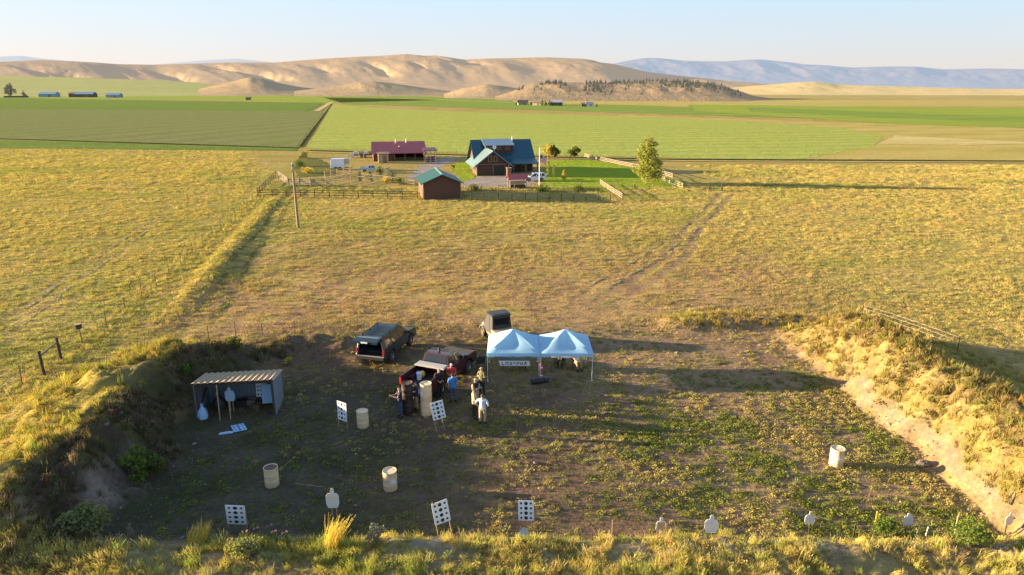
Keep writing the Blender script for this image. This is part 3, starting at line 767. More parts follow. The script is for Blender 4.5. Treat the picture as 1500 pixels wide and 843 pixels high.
def in_floor(x, y): return (sst(-14.8, -13.6, x)*(1-sst(18.2, 19, x))*sst(21.6, 22.6, y)*(1-sst(43, 48, y+4*(fbm(x*.5, y*.5, 103)-.5))))
def in_sand(x, y):
    z = terrain(x, y); n2 = fbm(x*.5, y*.5, 103); n3 = fbm(x*1.6, y*1.6, 107)
    return ((x > 18.3) & (x < 21.0) & (y < 36.5+2*(n2-.5)) & (z+1.0*(n2-.5)+.5*(n3-.5) < .95))
def in_view(x, y, m=.06):
    return np.abs(x) < (y*.79+6)
RUTS = [(BANK, 2.2-.8, .42), (BANK, 2.2+.8, .42)]
for L in ([(15, 470), (90, 412), (160, 365), (250, 303)], [(28, 478), (105, 418), (172, 371), (258, 306)]): RUTS.append(([tuple(at(a, b).xy) for a, b in L], 0, .45))
# short dry pasture tufts, thinning with distance
def keep_pasture(x, y):
    n = fbm(x*.25, y*.25, 201, 3); k = .4+.6*sst(.30, .6, n)
    d, p, s = seg_dist(x, y, [(2, 44), (9, 54), (17, 68), (22, 82), (28, 95), (34.5, 110)])
    tr = 1-.75*((np.abs(d-.85) < .6) & (y > 44))
    for line, off, hw in RUTS:
        d, p, s = seg_dist(x, y, line); tr = tr*(1-.6*(np.abs(d*s-off) < hw))
    worn = 1-.65*(1-sst(50, 78, y))*sst(-27, -20, x)*(1-sst(16, 30, x))*sst(.3, .6, fbm(x*.18, y*.3, 213))
    return k*worn*(1-in_floor(x, y))*tr*in_view(x, y)*(1-in_sand(x, y))*((y > 40) | (x < -20) | (x > 24))*np.clip(44/y, .12, 1)
short = [blade_cluster(26, .24, .13, .03, .9, 2, 1), blade_cluster(24, .32, .10, .035, 1.0, 2, 2), blade_cluster(28, .18, .17, .026, .8, 2, 3)]
x, y, z = pts_in(330000, -110, 110, 26, 118, keep_pasture)
gm = sst(.47, .66, .6*fbm(x*.05, y*.11, 205)+.4*fbm(x*.3, y*.5, 206))[:, None]*.9
cc = pick_cols(len(x), GOLD)*(1-gm)+pick_cols(len(x), [(.42, .40, .11), (.36, .36, .10), (.47, .42, .12)])*gm
br = ((1-sst(58, 90, y))*sst(-28, -22, x)*(1-sst(20, 34, x)))[:, None]*.6
cc = cc*(1-br)+pick_cols(len(x), [(.48, .31, .17), (.54, .37, .18), (.42, .28, .16)])*br
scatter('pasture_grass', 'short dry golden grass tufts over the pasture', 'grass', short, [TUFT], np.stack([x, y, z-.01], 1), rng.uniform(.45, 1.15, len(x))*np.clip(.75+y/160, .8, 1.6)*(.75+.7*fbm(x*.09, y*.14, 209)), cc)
print('pasture', len(x))
def keep_far(x, y):
    n = fbm(x*.12, y*.2, 207, 3)
    return (.45+.55*sst(.35, .6, n))*np.clip(sst(-6, 5, -.40*y+3-x)+sst(36, 46, x)+((x > 33) & (y < 124)), 0, 1)*(y < np.where(x > 0, 153, 188-.09*(x+55)))*(1-.55*sst(140, 190, y+14*(n-.5)))
x, y, z = pts_in(80000, -165, 165, 116, 196, keep_far)
gm = sst(.5, .64, fbm(x*.08, y*.16, 205))[:, None]*.8
cc = pick_cols(len(x), GOLD)*(1-gm)+pick_cols(len(x), [(.42, .40, .11), (.36, .36, .10), (.47, .42, .12)])*gm
scatter('far_pasture_grass', 'dry golden grass clumps on the pasture beside the ranch', 'grass', short, [TUFT], np.stack([x, y, 0*z-.01], 1), rng.uniform(1.2, 2.6, len(x)), cc)
# low weeds over the range floor
def keep_floor(x, y):
    n3 = fbm(x*1.6, y*1.6, 107); n2 = fbm(x*.5, y*.5, 103)
    band = np.exp(-((y-(31.6-.12*x+1.0*np.sin(x*.7)))/.55)**2)*((x > -3) & (x < 13))
    edge = np.exp(-((x-17.9)/.8)**2)*(y < 38)
    return np.clip((.06*(x < 2)+.05+(.30+.55*sst(.43, .58, n3*.6+n2*.4))*(.05+.95*sst(-1, 9, x-.3*(30-y)))*(1-.85*sst(31, 38, y)))+.9*band+.6*edge, 0, 1)*in_floor(x, y)
weed = [leafy_cluster(46, .20, .15, .085, 11), leafy_cluster(38, .26, .11, .085, 12), leafy_cluster(30, .15, .20, .075, 13), blade_cluster(24, .18, .17, .028, .8, 2, 14)]
x, y, z = pts_in(40000, -15, 19, 21, 49, keep_floor)
g = sst(.4, .6, fbm(x*.3, y*.3, 211))[:, None]
cc = pick_cols(len(x), [(.56, .43, .17), (.48, .39, .14), (.40, .34, .11)])*(1-g)+pick_cols(len(x), GREEN)*g
scatter('range_weeds', 'low green and yellow weeds over the range floor', 'weeds', weed, [WEED], np.stack([x, y, z-.01], 1), rng.uniform(.4, 1.0, len(x)), cc)
print('weeds', len(x))
# rougher grass on the berms
def keep_berm(x, y):
    z = terrain(x, y); n = fbm(x*.6, y*.6, 221)
    L = (x < -13.8) & (x > -27) & (y < 45); Rr = (x > 18.6) & (x < 29) & (y < 50); B = (y > 43) & (y < 50) & (x > 9) & (x < 24)
    bare = sst(.36, .5, fbm(x*.3, y*.24, 113))*sst(-17.2, -16.6, x)*(1-sst(25.5, 28, y+2*(fbm(x*.5, y*.5, 103)-.5)))*L
    return (L | Rr | B)*(z > .18)*(1-in_sand(x, y))*np.where(x > 14, sst(.2, .5, n), sst(.36, .56, n))*(1-.92*bare)*(1-.5*B)*in_view(x, y)*(1-.45*Rr*sst(.5, .65, fbm(x*1.6, y*1.6, 107)))
mid = [blade_cluster(30, .24, .42, .028, .6, 3, 31, droop=.3), blade_cluster(26, .20, .34, .03, .8, 3, 32), leafy_cluster(50, .30, .30, .10, 33), blade_cluster(24, .15, .55, .024, .4, 3, 34, True)]
x, y, z = pts_in(60000, -28, 30, 14, 51, keep_berm)
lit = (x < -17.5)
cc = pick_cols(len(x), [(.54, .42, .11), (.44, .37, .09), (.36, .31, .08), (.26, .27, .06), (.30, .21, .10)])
dk = ((x > -18.7) & (x < -13))[:, None]  # shaded inner side of the left berm: grass colours darkened for it
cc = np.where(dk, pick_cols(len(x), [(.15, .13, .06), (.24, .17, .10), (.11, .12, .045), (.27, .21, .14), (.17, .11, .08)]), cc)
rt = (x > 14)[:, None]
cc = np.where(rt, pick_cols(len(x), [(.46, .33, .11), (.40, .30, .095), (.34, .27, .085), (.25, .24, .06), (.28, .19, .09)]), cc)
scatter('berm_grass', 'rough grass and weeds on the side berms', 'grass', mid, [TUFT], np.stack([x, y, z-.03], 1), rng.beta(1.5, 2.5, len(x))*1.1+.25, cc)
print('berm', len(x))
# tall grass on the front berm, seed heads bent by the wind
def keep_front(x, y):
    n = fbm(x*.7, y*.9, 231); crest = sst(21.9, 20.6, y)
    return (.15+.85*sst(.36, .56, n))*crest*in_view(x, y)*(1-.45*sst(2, 9, x)*sst(.45, .6, fbm(x*1.2, y*1.2, 233)))
tall = [blade_cluster(46, .26, .75, .020, .35, 4, 41, True, (.30, 0), .35), blade_cluster(40, .22, .60, .022, .45, 4, 42, True, (.25, .05), .3), blade_cluster(40, .28, .40, .028, .7, 3, 43), leafy_cluster(80, .30, .45, .10, 44), blade_cluster(34, .2, .5, .03, .6, 3, 45)]
x, y, z = pts_in(34000, -24, 27, 13.2, 22.0, keep_front)
g = sst(.42, .62, fbm(x*.45, y*.6, 235))[:, None]
cc = pick_cols(len(x), [(.72, .55, .19), (.64, .52, .17), (.60, .46, .19), (.52, .46, .13)])*(1-g)+pick_cols(len(x), [(.40, .41, .10), (.52, .47, .12), (.32, .34, .09)])*g
s = rng.beta(1.6, 2.8, len(x))*.85+.2*(.34+.46*(1-sst(-9, 0, x)))
scatter('tall_grass', 'tall seeding grass and weeds along the front berm', 'grass', tall, [TUFT], np.stack([x, y, z-.04], 1), s, cc, .12)
print('front', len(x))
# taller rank grass strips by the left fence line and right fence line
def keep_strip(x, y):
    d, p, s = seg_dist(x, y, BANK); d2, p2, s2 = seg_dist(x, y, [(-27.5, 33), (-29.8, 51), (-40, 108)]); d3, p3, s3 = seg_dist(x, y, [(26.5, 49.5), (30.2, 36)])
    return np.clip(.3*np.exp(-(d/.8)**2)+.4*np.exp(-(d2/.9)**2)+.7*np.exp(-(d3/.8)**2), 0, 1)*in_view(x, y)
x, y, z = pts_in(90000, -45, 33, 30, 112, keep_strip)
cc = pick_cols(len(x), GOLD+[(.34, .33, .07), (.28, .28, .06)])
scatter('fence_grass', 'longer golden grass along the fence lines', 'grass', mid[:2]+mid[3:], [TUFT], np.stack([x, y, z-.03], 1), rng.uniform(.4, .85, len(x)), cc)
print('strip', len(x))

def stone(seed):
    r = np.random.default_rng(seed); n = 7; V = []; F = []
    for k, (rad, zz) in enumerate(((.75, 0), (1, .35), (.55, .7))):
        for i in range(n): a = 2*math.pi*i/n; q = rad*r.uniform(.7, 1.2)*.08; V.append((q*math.cos(a), q*math.sin(a), zz*.08*r.uniform(.8, 1.2)))
    for k in range(2):
        for i in range(n): F.append((k*n+i, k*n+(i+1) % n, (k+1)*n+(i+1) % n, (k+1)*n+i))
    F.append(tuple(range(2*n, 3*n))); return V, F, [1.0]*len(V)
x, y, z = pts_in(30000, -18.5, 22, 20, 44, lambda x, y: np.clip(in_sand(x, y)*.45+.35*((x < -14.2) & (y < 29))+.5*np.exp(-((x-18.6)/.5)**2)*(y < 40)+.02, 0, 1)*in_view(x, y))
cc = np.where((x > 14)[:, None], pick_cols(len(x), [(.34, .27, .20), (.26, .19, .13), (.40, .33, .26), (.22, .15, .10)]), pick_cols(len(x), [(.20, .16, .14), (.13, .10, .09), (.26, .22, .2)]))
scatter('loose_stones', 'loose clods and stones on the bare earth faces', 'stones', [stone(71), stone(72), stone(73)], [TUFT], np.stack([x, y, z-.012], 1), rng.gamma(1.3, .22, len(x))+.18, cc, .4)

# ------------------------------------------------------------------ shrubs and trees
def leaf_mesh(name, clumps, n, size, mat, parent, seed, flat=.6):
    """many leaf sized faces spread round clump centres"""
    r = np.random.default_rng(seed); cl = np.array([c[:3] for c in clumps]); rad = np.array([c[3] for c in clumps]); w = rad**2; w /= w.sum()
    k = r.choice(len(cl), n, p=w); dirs = r.normal(size=(n, 3)); dirs /= np.linalg.norm(dirs, axis=1)[:, None]
    q = rad[k]*r.uniform(.25, 1.0, n)**.5; c = cl[k]+dirs*q[:, None]*np.array([1, 1, .8])
    u = r.normal(size=(n, 3)); u /= np.linalg.norm(u, axis=1)[:, None]; v = np.cross(u, r.normal(size=(n, 3))); v /= np.linalg.norm(v, axis=1)[:, None]
    s = (size*r.uniform(.6, 1.4, n))[:, None]
    V = np.stack([c-u*s*.5, c+v*s*.35, c+u*s*.5, c-v*s*.35], 1).reshape(-1, 3); F = np.arange(4*n).reshape(-1, 4)
    me = bpy.data.meshes.new(name); me.from_pydata(V.tolist(), [], F.tolist()); me.materials.append(mat)
    t = np.repeat(np.clip(r.uniform(0, 1, n)*.6+.4*(q/rad[k]), 0, 1), 4)
    a = me.attributes.new('tip', 'FLOAT', 'POINT'); a.data.foreach_set('value', t.astype(np.float32))
    return link(name, me, parent)
LM = dict(
 sage=leaf_mat('sage_leaves', (.17, .19, .08), (.30, .30, .12)), green=leaf_mat('green_leaves', (.07, .12, .025), (.18, .23, .05)),
 willow=leaf_mat('poplar_leaves', (.16, .19, .035), (.36, .35, .09)), gold=leaf_mat('golden_leaves', (.40, .32, .07), (.56, .42, .10)),
 olive=leaf_mat('olive_leaves', (.08, .10, .03), (.17, .18, .05)), grey=leaf_mat('grey_leaves', (.15, .16, .14), (.28, .28, .22)),
 conifer=leaf_mat('conifer_needles', (.03, .042, .03), (.08, .09, .05), .1, None, .7), fartree=leaf_mat('far_leaves', (.05, .07, .03), (.16, .17, .05), .2, None, .45),
 pink=leaf_mat('pink_petals', (.50, .25, .36), (.62, .36, .45)), yellowtuft=leaf_mat('yellow_grass', (.50, .38, .08), (.72, .56, .15)))
def shrub(label, loc, w, h, mat, n=900, size=.11, seed=0, name='shrub', cat='shrub', group=None):
    r = np.random.default_rng(seed); t = thing(name, label, cat, loc, 0, group)
    b = MB(); cl = []
    for i in range(9):
        a = r.uniform(0, 6.28); q = w*.5*r.uniform(.1, .8); c = (q*math.cos(a), q*math.sin(a), h*r.uniform(.3, .85))
        cl.append((*c, w*r.uniform(.14, .26))); b.tube((0, 0, -.1), c, .025*w, .008, 5)
    b.build('stem', M['bark'], t); leaf_mesh('foliage', cl, n, size, mat, t, seed)
    return t
def tree(name, label, loc, H, W, mat, n, size, seed, trunk=.3, shape='round', group=None, cat='tree', base=.18):
    r = np.random.default_rng(seed); t = thing(name, label, cat, loc, r.uniform(0, 6), group)
    b = MB(); b.tube((0, 0, -.2), (0, 0, H*.45), trunk, trunk*.6, 8); b.tube((0, 0, H*.45), (H*.02, 0, H*.9), trunk*.6, trunk*.12, 7)
    cl = []
    k = 26 if n > 1500 else 12
    for i in range(k):
        f = (i+.5)/k; z = H*(base+(1-base)*f*.97)
        if shape == 'round': R0 = W*.5*math.sin(math.pi*min(.97, .12+f*.85))
        elif shape == 'poplar': R0 = W*.5*(1 if f < .45 else 1-(f-.45)/.55*.62)*(.75+.35*r.uniform(0, 1))
        else: R0 = W*.5*(1-f)**.8
        for q in range(2):
            a = r.uniform(0, 6.28); d = R0*r.uniform(.3, .85); c = (d*math.cos(a), d*math.sin(a), z)
            cl.append((*c, max(.06*H, R0*r.uniform(.28, .5)))); b.tube((0, 0, z-.12*H if z > .3*H else z*.7), c, trunk*.22, trunk*.06, 5)
    b.build('trunk', M['bark'], t, True); leaf_mesh('crown', cl, n, size, mat, t, seed)
    return t
# shrubs on the berms
shrub('round sage green bush standing on the bare left berm face', at(118, 706), 1.9, 1.5, LM['sage'], 1500, .13, 301)
shrub('tall green bush half way down the dark left berm', at(190, 642), 1.5, 1.5, LM['green'], 1100, .12, 302)
shrub('dark green bush beside the tall green bush on the left berm', at(212, 652), 1.6, 1.2, LM['olive'], 1000, .12, 303)
shrub('green bush at the left end of the low earth rise behind the shed', at(268, 520), 1.1, .8, LM['green'], 500, .11, 304)
shrub('small yellow bush right of the shed on the earth rise', at(420, 528), .7, .6, LM['gold'], 350, .10, 305)
shrub('green bush behind the tin roofed shed', at(342, 512), 1.2, .9, LM['olive'], 600, .11, 306)
shrub('bright green weed bush on the right front berm below the steel target', at(1295, 790), 1.3, .8, LM['green'], 900, .09, 307)
shrub('large green weed bush in the bottom right corner', at(1420, 800), 1.6, .9, LM['green'], 1100, .09, 308)
shrub('grey green weed bush on the front berm left of centre', at(548, 800), .8, .9, LM['grey'], 500, .08, 309)
shrub('pale green weed bush below the pink thistles', at(370, 815), 1.5, .7, LM['sage'], 900, .09, 310)
def grass_plume(label, loc, h, w, seed):
    v, f, tt = blade_cluster(260, w, h, .022, .25, 5, seed, True, (.28, 0), .3)
    me = bpy.data.meshes.new('grass_clump'); me.from_pydata(v, [], f); me.materials.append(LM['yellowtuft'])
    a = me.attributes.new('tip', 'FLOAT', 'POINT'); a.data.foreach_set('value', np.array(tt, np.float32))
    o = link('grass_clump', me); o.location = loc; tag(o, label, 'grass clump')
grass_plume('big golden grass clump leaning right on the front berm', at(488, 806), 1.35, .33, 320)
grass_plume('golden grass clump at the left end of the front berm', at(290, 800), 1.0, .36, 321)
for k, (px, py, h) in enumerate([(378, 792, .55), (398, 790, .62), (404, 796, .5), (420, 797, .5), (362, 796, .5), (340, 806, .45)]):
    t = thing('thistle', 'pink flowering thistle on the front berm between the board and the steel target', 'wildflower', at(px, py), 0, 'pink thistles on the front berm')
    b = MB(); b.tube((0, 0, -.05), (.04, 0, h), .012, .008, 5); b.tube((.01, 0, h*.5), (-.12, .03, h*.85), .008, .006, 5); b.build('stem', M['tpost'], t)
    leaf_mesh('flower', [(.04, 0, h, .045)], 26, .05, LM['pink'], t, 330+k); leaf_mesh('flower', [(-.12, .03, h*.86, .04)], 20, .05, LM['pink'], t, 350+k)
    leaf_mesh('foliage', [(0, 0, .15, .14), (.02, 0, .3, .09)], 90, .09, LM['sage'], t, 340+k)
# ------------------------------------------------------------------ vehicles
def wheel(parent, x, y, r, w, rimmat, side):
    M90 = Matrix.Rotation(math.pi/2, 3, 'X')
    b = MB(); b.lathe([(r*.6, -w/2), (r*.9, -w/2), (r, -w*.36), (r, w*.36), (r*.9, w/2), (r*.6, w/2), (r*.6, -w/2)], 20, 0, M90, (x, y, r))
    o = b.build('wheel', M['rubber'], parent, True)
    b = MB(); s = -side
    b.lathe([(0, s*w*.30), (r*.2, s*w*.38), (r*.22, s*w*.26), (r*.52, s*w*.24), (r*.6, s*w*.46), (r*.62, s*w*.3)], 16, 0, M90, (x, y, r))
    for k in range(5):
        a = k*2*math.pi/5; b.bar((x+.12*r*math.cos(a), y-s*w*.34, r+.12*r*math.sin(a)), (x+.56*r*math.cos(a), y-s*w*.36, r+.56*r*math.sin(a)), .10*r*2, .03)
    b.build('rim', rimmat, o, True)
def arch(x, r, zb, n=9):
    return [(x+r*math.cos(a), max(zb, .9*r+r*math.sin(a)*.95)) for a in np.linspace(0, math.pi, n)]
def pane(parent, pts, name='window', off=.012, shrink=.9, mat=None):
    P = [Vector(p) for p in pts]; c = sum(P, Vector())/len(P); nrm = (P[1]-P[0]).cross(P[2]-P[0]).normalized()
    if nrm.dot(c-Vector((c.x*.5, 0, .9))) < 0: nrm = -nrm
    Q = [c+(p-c)*shrink+nrm*off for p in P]; n = len(Q)
    b = MB(); b.add(Q+[q-nrm*.03 for q in Q], [tuple(range(n))]+[(i, (i+1) % n, n+(i+1) % n, n+i) for i in range(n)])
    return b.build(name, mat or M['glass'], parent)
def lerp(a, b, t): return tuple(a[i]+(b[i]-a[i])*t for i in range(3))
def suv(label, loc, rz, paint, open_gate=True, group=None):
    t = thing('parked_car', label, 'car', loc, rz, group)
    W = .95; ax = (1.48, -1.42); r = .38
    out = [(-2.40, .48)]+[p for p in arch(ax[1], .47, .40)][::-1]+[p for p in arch(ax[0], .47, .40)][::-1]+[(2.36, .42), (2.45, .60), (2.42, .88), (2.30, 1.0), (1.20, 1.12), (-2.40, 1.12), (-2.44, .64)]
    n = len(out); i_top = n-3; i_rear = n-2
    b = MB(); b.prism(out, -W, W, 0, skip=(i_top,)+((i_rear,) if open_gate else ()))
    lo = [(1.22, W*.97, 1.11), (-2.40, W*.97, 1.11), (-2.40, -W*.97, 1.11), (1.22, -W*.97, 1.11)]
    hi = [(.42, .73, 1.80), (-2.24, .73, 1.83), (-2.24, -.73, 1.83), (.42, -.73, 1.80)]
    b.add(lo+hi, [(0, 1, 5, 4), (2, 3, 7, 6), (3, 0, 4, 7), (4, 5, 6, 7)]+([] if open_gate else [(1, 2, 6, 5)]))
    b.build('body', paint, t, True, .035, 40)
    # windows
    pane(t, [lo[0], lo[3], hi[3], hi[0]], 'windshield', .012, .88)
    for s in (0, 1):
        A, B, Cc, D = (lo[0], lo[1], hi[1], hi[0]) if s == 0 else (lo[3], lo[2], hi[2], hi[3])
        for u0, u1, v0 in ((.03, .36, .0), (.385, .66, 0), (.69, .95, 0)):
            pane(t, [lerp(A, B, u0), lerp(A, B, u1), lerp(D, Cc, u1), lerp(D, Cc, max(.02, u0))], 'side_window', .012, .86)
    if not open_gate: pane(t, [lo[1], lo[2], hi[2], hi[1]], 'rear_window', .012, .84)
    for x in ax:
        for s in (-1, 1): wheel(t, x, s*(W-.10), r, .25, M['rim'], s)
    b = MB(); b.box((-2.47, 0, .56), (.16, 1.84, .20)); b.build('rear_bumper', M['interior'] if open_gate else paint, t, True, .03)
    b = MB(); b.box((2.45, 0, .52), (.16, 1.80, .24)); b.build('front_bumper', M['interior'], t, True, .03)
    b = MB(); b.box((2.455, 0, .80), (.05, 1.0, .20)); b.build('grille', M['black'], t)
    for s in (-1, 1):
        b = MB(); b.box((2.41, s*.70, .83), (.10, .34, .17)); b.build('headlight', M['lamp'], t, True, .02)
        b = MB(); b.box((-2.43, s*.885, .98), (.07, .12, .36)); b.build('tail_light', M['redlamp'], t, True, .01)
        b = MB(); b.box((.98, s*1.05, 1.16), (.12, .20, .15)); b.build('mirror', M['black'], t, True, .03)
        b = MB(); b.bar((.2, s*.66, 1.88), (-2.1, s*.66, 1.91), .05, .05); [b.box((x, s*.66, 1.85), (.08, .05, .07)) for x in (.1, -1, -2)]; b.build('roof_rail', M['black'], t)
        for x in (.05, -1.02):
            b = MB(); b.box((x, s*(W+.012), .98), (.18, .03, .035)); b.build('door_handle', M['black'], t)
    b = MB(); [b.box((-.25-.3*k, 0, 1.838+.003*k), (.05, 1.1, .018)) for k in range(6)]; b.build('roof_rib', paint, t)
    if open_gate:
        b = MB(); b.box((-1.55, 0, .66), (1.7, 1.74, .04)); b.box((-.72, 0, 1.05), (.16, 1.6, .8)); b.box((-1.6, .80, .82), (1.5, .12, .3)); b.box((-1.6, -.80, .82), (1.5, .12, .3))
        b.build('cargo_floor', M['interior'], t)
        b = MB(); b.box((-2.42, 0, .665), (.10, 1.78, .03)); b.build('sill_plate', M['bedcover'], t)
        for s in (-1, 1):
            b = MB(); b.bar((-2.43, s*.90, .7), (-2.27, s*.74, 1.80), .09, .09); b.build('rear_pillar', M['steel'] if s > 0 else paint, t)
        g = MB(); g.add([(-2.24, .76, 1.86), (-2.24, -.76, 1.86), (-2.78, -.82, 1.93), (-2.78, .82, 1.93), (-3.12, .84, 1.86), (-3.12, -.84, 1.86),
                         (-2.24, .76, 1.79), (-2.24, -.76, 1.79), (-2.78, -.82, 1.85), (-2.78, .82, 1.85), (-3.12, .84, 1.70), (-3.12, -.84, 1.70)],
              [(0, 1, 2, 3), (3, 2, 5, 4), (6, 9, 8, 7), (9, 10, 11, 8), (0, 3, 9, 6), (1, 7, 8, 2), (3, 4, 10, 9), (2, 8, 11, 5), (4, 5, 11, 10), (0, 6, 7, 1)])
        gate = g.build('liftgate', paint, t, False, .02)
        pane(gate, [(-2.30, .66, 1.875), (-2.30, -.66, 1.875), (-2.72, -.70, 1.93), (-2.72, .70, 1.93)], 'gate_window', .012, .95)
        b = MB(); b.box((-3.14, 0, 1.80), (.03, .42, .09)); b.build('number_plate', M['white'], gate)
        for s in (-1, 1):
            b = MB(); b.tube((-2.30, s*.72, 1.35), (-2.62, s*.74, 1.84), .014, .014, 6); b.build('gas_strut', M['steel'], gate)
    else:
        b = MB(); b.box((-2.452, 0, .86), (.02, .5, .13)); b.build('number_plate', M['white'], t)
    return t
def pickup(label, loc, rz, paint, cover=True, group=None, tail_down=True, roof_light=False):
    t = thing('pickup_truck', label, 'truck', loc, rz, group)
    W = .97; ax = (1.75, -1.65); r = .40
    out = [(-.62, .48)]+arch(ax[0], .50, .46)[::-1]+[(2.72, .46), (2.84, .62), (2.82, 1.0), (2.68, 1.12), (1.28, 1.22), (-.62, 1.22)]
    b = MB(); b.prism(out, -W, W)
    lo = [(1.30, W*.95, 1.21), (-.62, W*.95, 1.21), (-.62, -W*.95, 1.21), (1.30, -W*.95, 1.21)]
    hi = [(.55, .74, 1.86), (-.42, .74, 1.88), (-.42, -.74, 1.88), (.55, -.74, 1.86)]
    b.add(lo+hi, [(0, 1, 5, 4), (2, 3, 7, 6), (3, 0, 4, 7), (4, 5, 6, 7), (1, 2, 6, 5)])
    b.build('cab', paint, t, True, .035, 40)
    pane(t, [lo[0], lo[3], hi[3], hi[0]], 'windshield', .012, .86)
    pane(t, [lo[1], lo[2], hi[2], hi[1]], 'rear_window', .012, .84)
    for s in (0, 1):
        A, B, Cc, D = (lo[0], lo[1], hi[1], hi[0]) if s == 0 else (lo[3], lo[2], hi[2], hi[3])
        for u0, u1 in ((.04, .52), (.55, .96)):
            pane(t, [lerp(A, B, u0), lerp(A, B, u1), lerp(D, Cc, u1), lerp(D, Cc, u0)], 'side_window', .012, .84)
    bo = [(-2.84, .55)]+arch(ax[1], .50, .50)[::-1]+[(-.65, .52), (-.65, 1.30), (-2.84, 1.33)]
    b = MB()
    for s in (-1, 1): b.prism(bo, s*(W-.10), s*W)
    b.box((-.70, 0, 1.03), (.07, 1.74, .52)); b.box((-1.75, 0, .74), (2.16, 1.74, .06))
    for s in (-1, 1): b.box((-1.65, s*.74, .90), (1.0, .24, .26))
    b.build('truck_bed', paint, t, True, .02, 40)
    b = MB(); b.box((-1.75, 0, .778), (2.08, 1.5, .012)); b.build('bed_liner', M['interior'], t)
    b = MB()
    if tail_down: b.box((-3.10, 0, .745), (.50, 1.70, .06))
    else: b.box((-2.82, 0, 1.02), (.06, 1.70, .56))
    b.build('tailgate', paint, t, True, .015)
    for x in ax:
        for s in (-1, 1): wheel(t, x, s*(W-.11), r, .27, M['rim'], s)
    b = MB(); b.box((-2.92, 0, .52), (.18, 1.86, .18)); b.build('rear_bumper', M['steel'], t, True, .03)
    b = MB(); b.box((2.84, 0, .56), (.16, 1.88, .24)); b.build('front_bumper', M['steel'], t, True, .03)
    b = MB(); b.box((2.845, 0, .92), (.05, 1.15, .26)); b.build('grille', M['black'], t)
    for s in (-1, 1):
        b = MB(); b.box((2.80, s*.77, .94), (.10, .32, .2)); b.build('headlight', M['lamp'], t, True, .02)
        b = MB(); b.box((-2.85, s*.91, 1.05), (.06, .13, .42)); b.build('tail_light', M['redlamp'], t, True, .01)
        b = MB(); b.box((1.12, s*1.10, 1.30), (.12, .24, .2)); b.build('mirror', M['black'], t, True, .03)
        b = MB(); b.box((-.10, s*(W+.012), 1.06), (.18, .03, .035)); b.build('door_handle', M['black'], t)
    if cover:
        b = MB(); b.box((-1.00, 0, 1.40), (.62, 1.90, .07)); b.box((-1.0, 0, 1.45), (.50, 1.80, .03)); b.build('folded_bed_cover', M['bedcover'], t, True, .015)
    if roof_light:
        b = MB(); b.lathe([(0, 1.86), (.08, 1.87), (.06, 1.93), (.08, 1.96), (.07, 2.03), (0, 2.04)], 12, 0, None, (.1, .1, 0)); b.build('roof_light', M['black'], t, True)
    return t
def HR(deg): return math.pi/2-R(deg)       # heading clockwise from +Y -> rotation of +X
p = at(561, 519)
suv('black car with its rear liftgate raised open, behind the maroon pickup', (-7.95, 40.9, gz(-7.95, 40.9)), HR(15), M['carblack'])
pk = (-4.15, 36.7); pickup('maroon pickup truck with an open bed, parked behind the barrel stacks', (*pk, gz(*pk)), HR(23), M['carred'], roof_light=True)
def local(pos, rz, v): return Vector((pos[0]+v[0]*math.cos(rz)-v[1]*math.sin(rz), pos[1]+v[0]*math.sin(rz)+v[1]*math.cos(rz), gz(pos[0], pos[1])+v[2]))
t = thing('bucket', 'white plastic bucket standing in the bed of the maroon pickup', 'bucket', local(pk, HR(23), (-1.75, .38, .785)))
b = MB(); b.lathe([(0, 0), (.13, 0), (.155, .37), (.165, .37), (.165, .40), (.148, .40), (.145, .33), (0, .33)], 18); b.build('pail', M['bluebucket'], t, True)
b = MB(); b.path([(.16*math.cos(a), .16*math.sin(a)*.2+.02, .38+.10*math.sin(a)) for a in np.linspace(0, math.pi, 9)], .006); b.build('handle', M['steel'], t)
t = thing('jacket', 'yellow jacket lying against the silver cover in the pickup bed', 'jacket', local(pk, HR(23), (-1.45, .35, .785)))
b = MB(); b.ell((0, 0, .20), (.16, .24, .20), 12); b.build('folded_body', M['yellow'], t, True); b = MB(); b.tube((0, .1, .3), (-.1, .42, .12), .07, .05, 8); b.build('sleeve', M['yellow'], t, True)
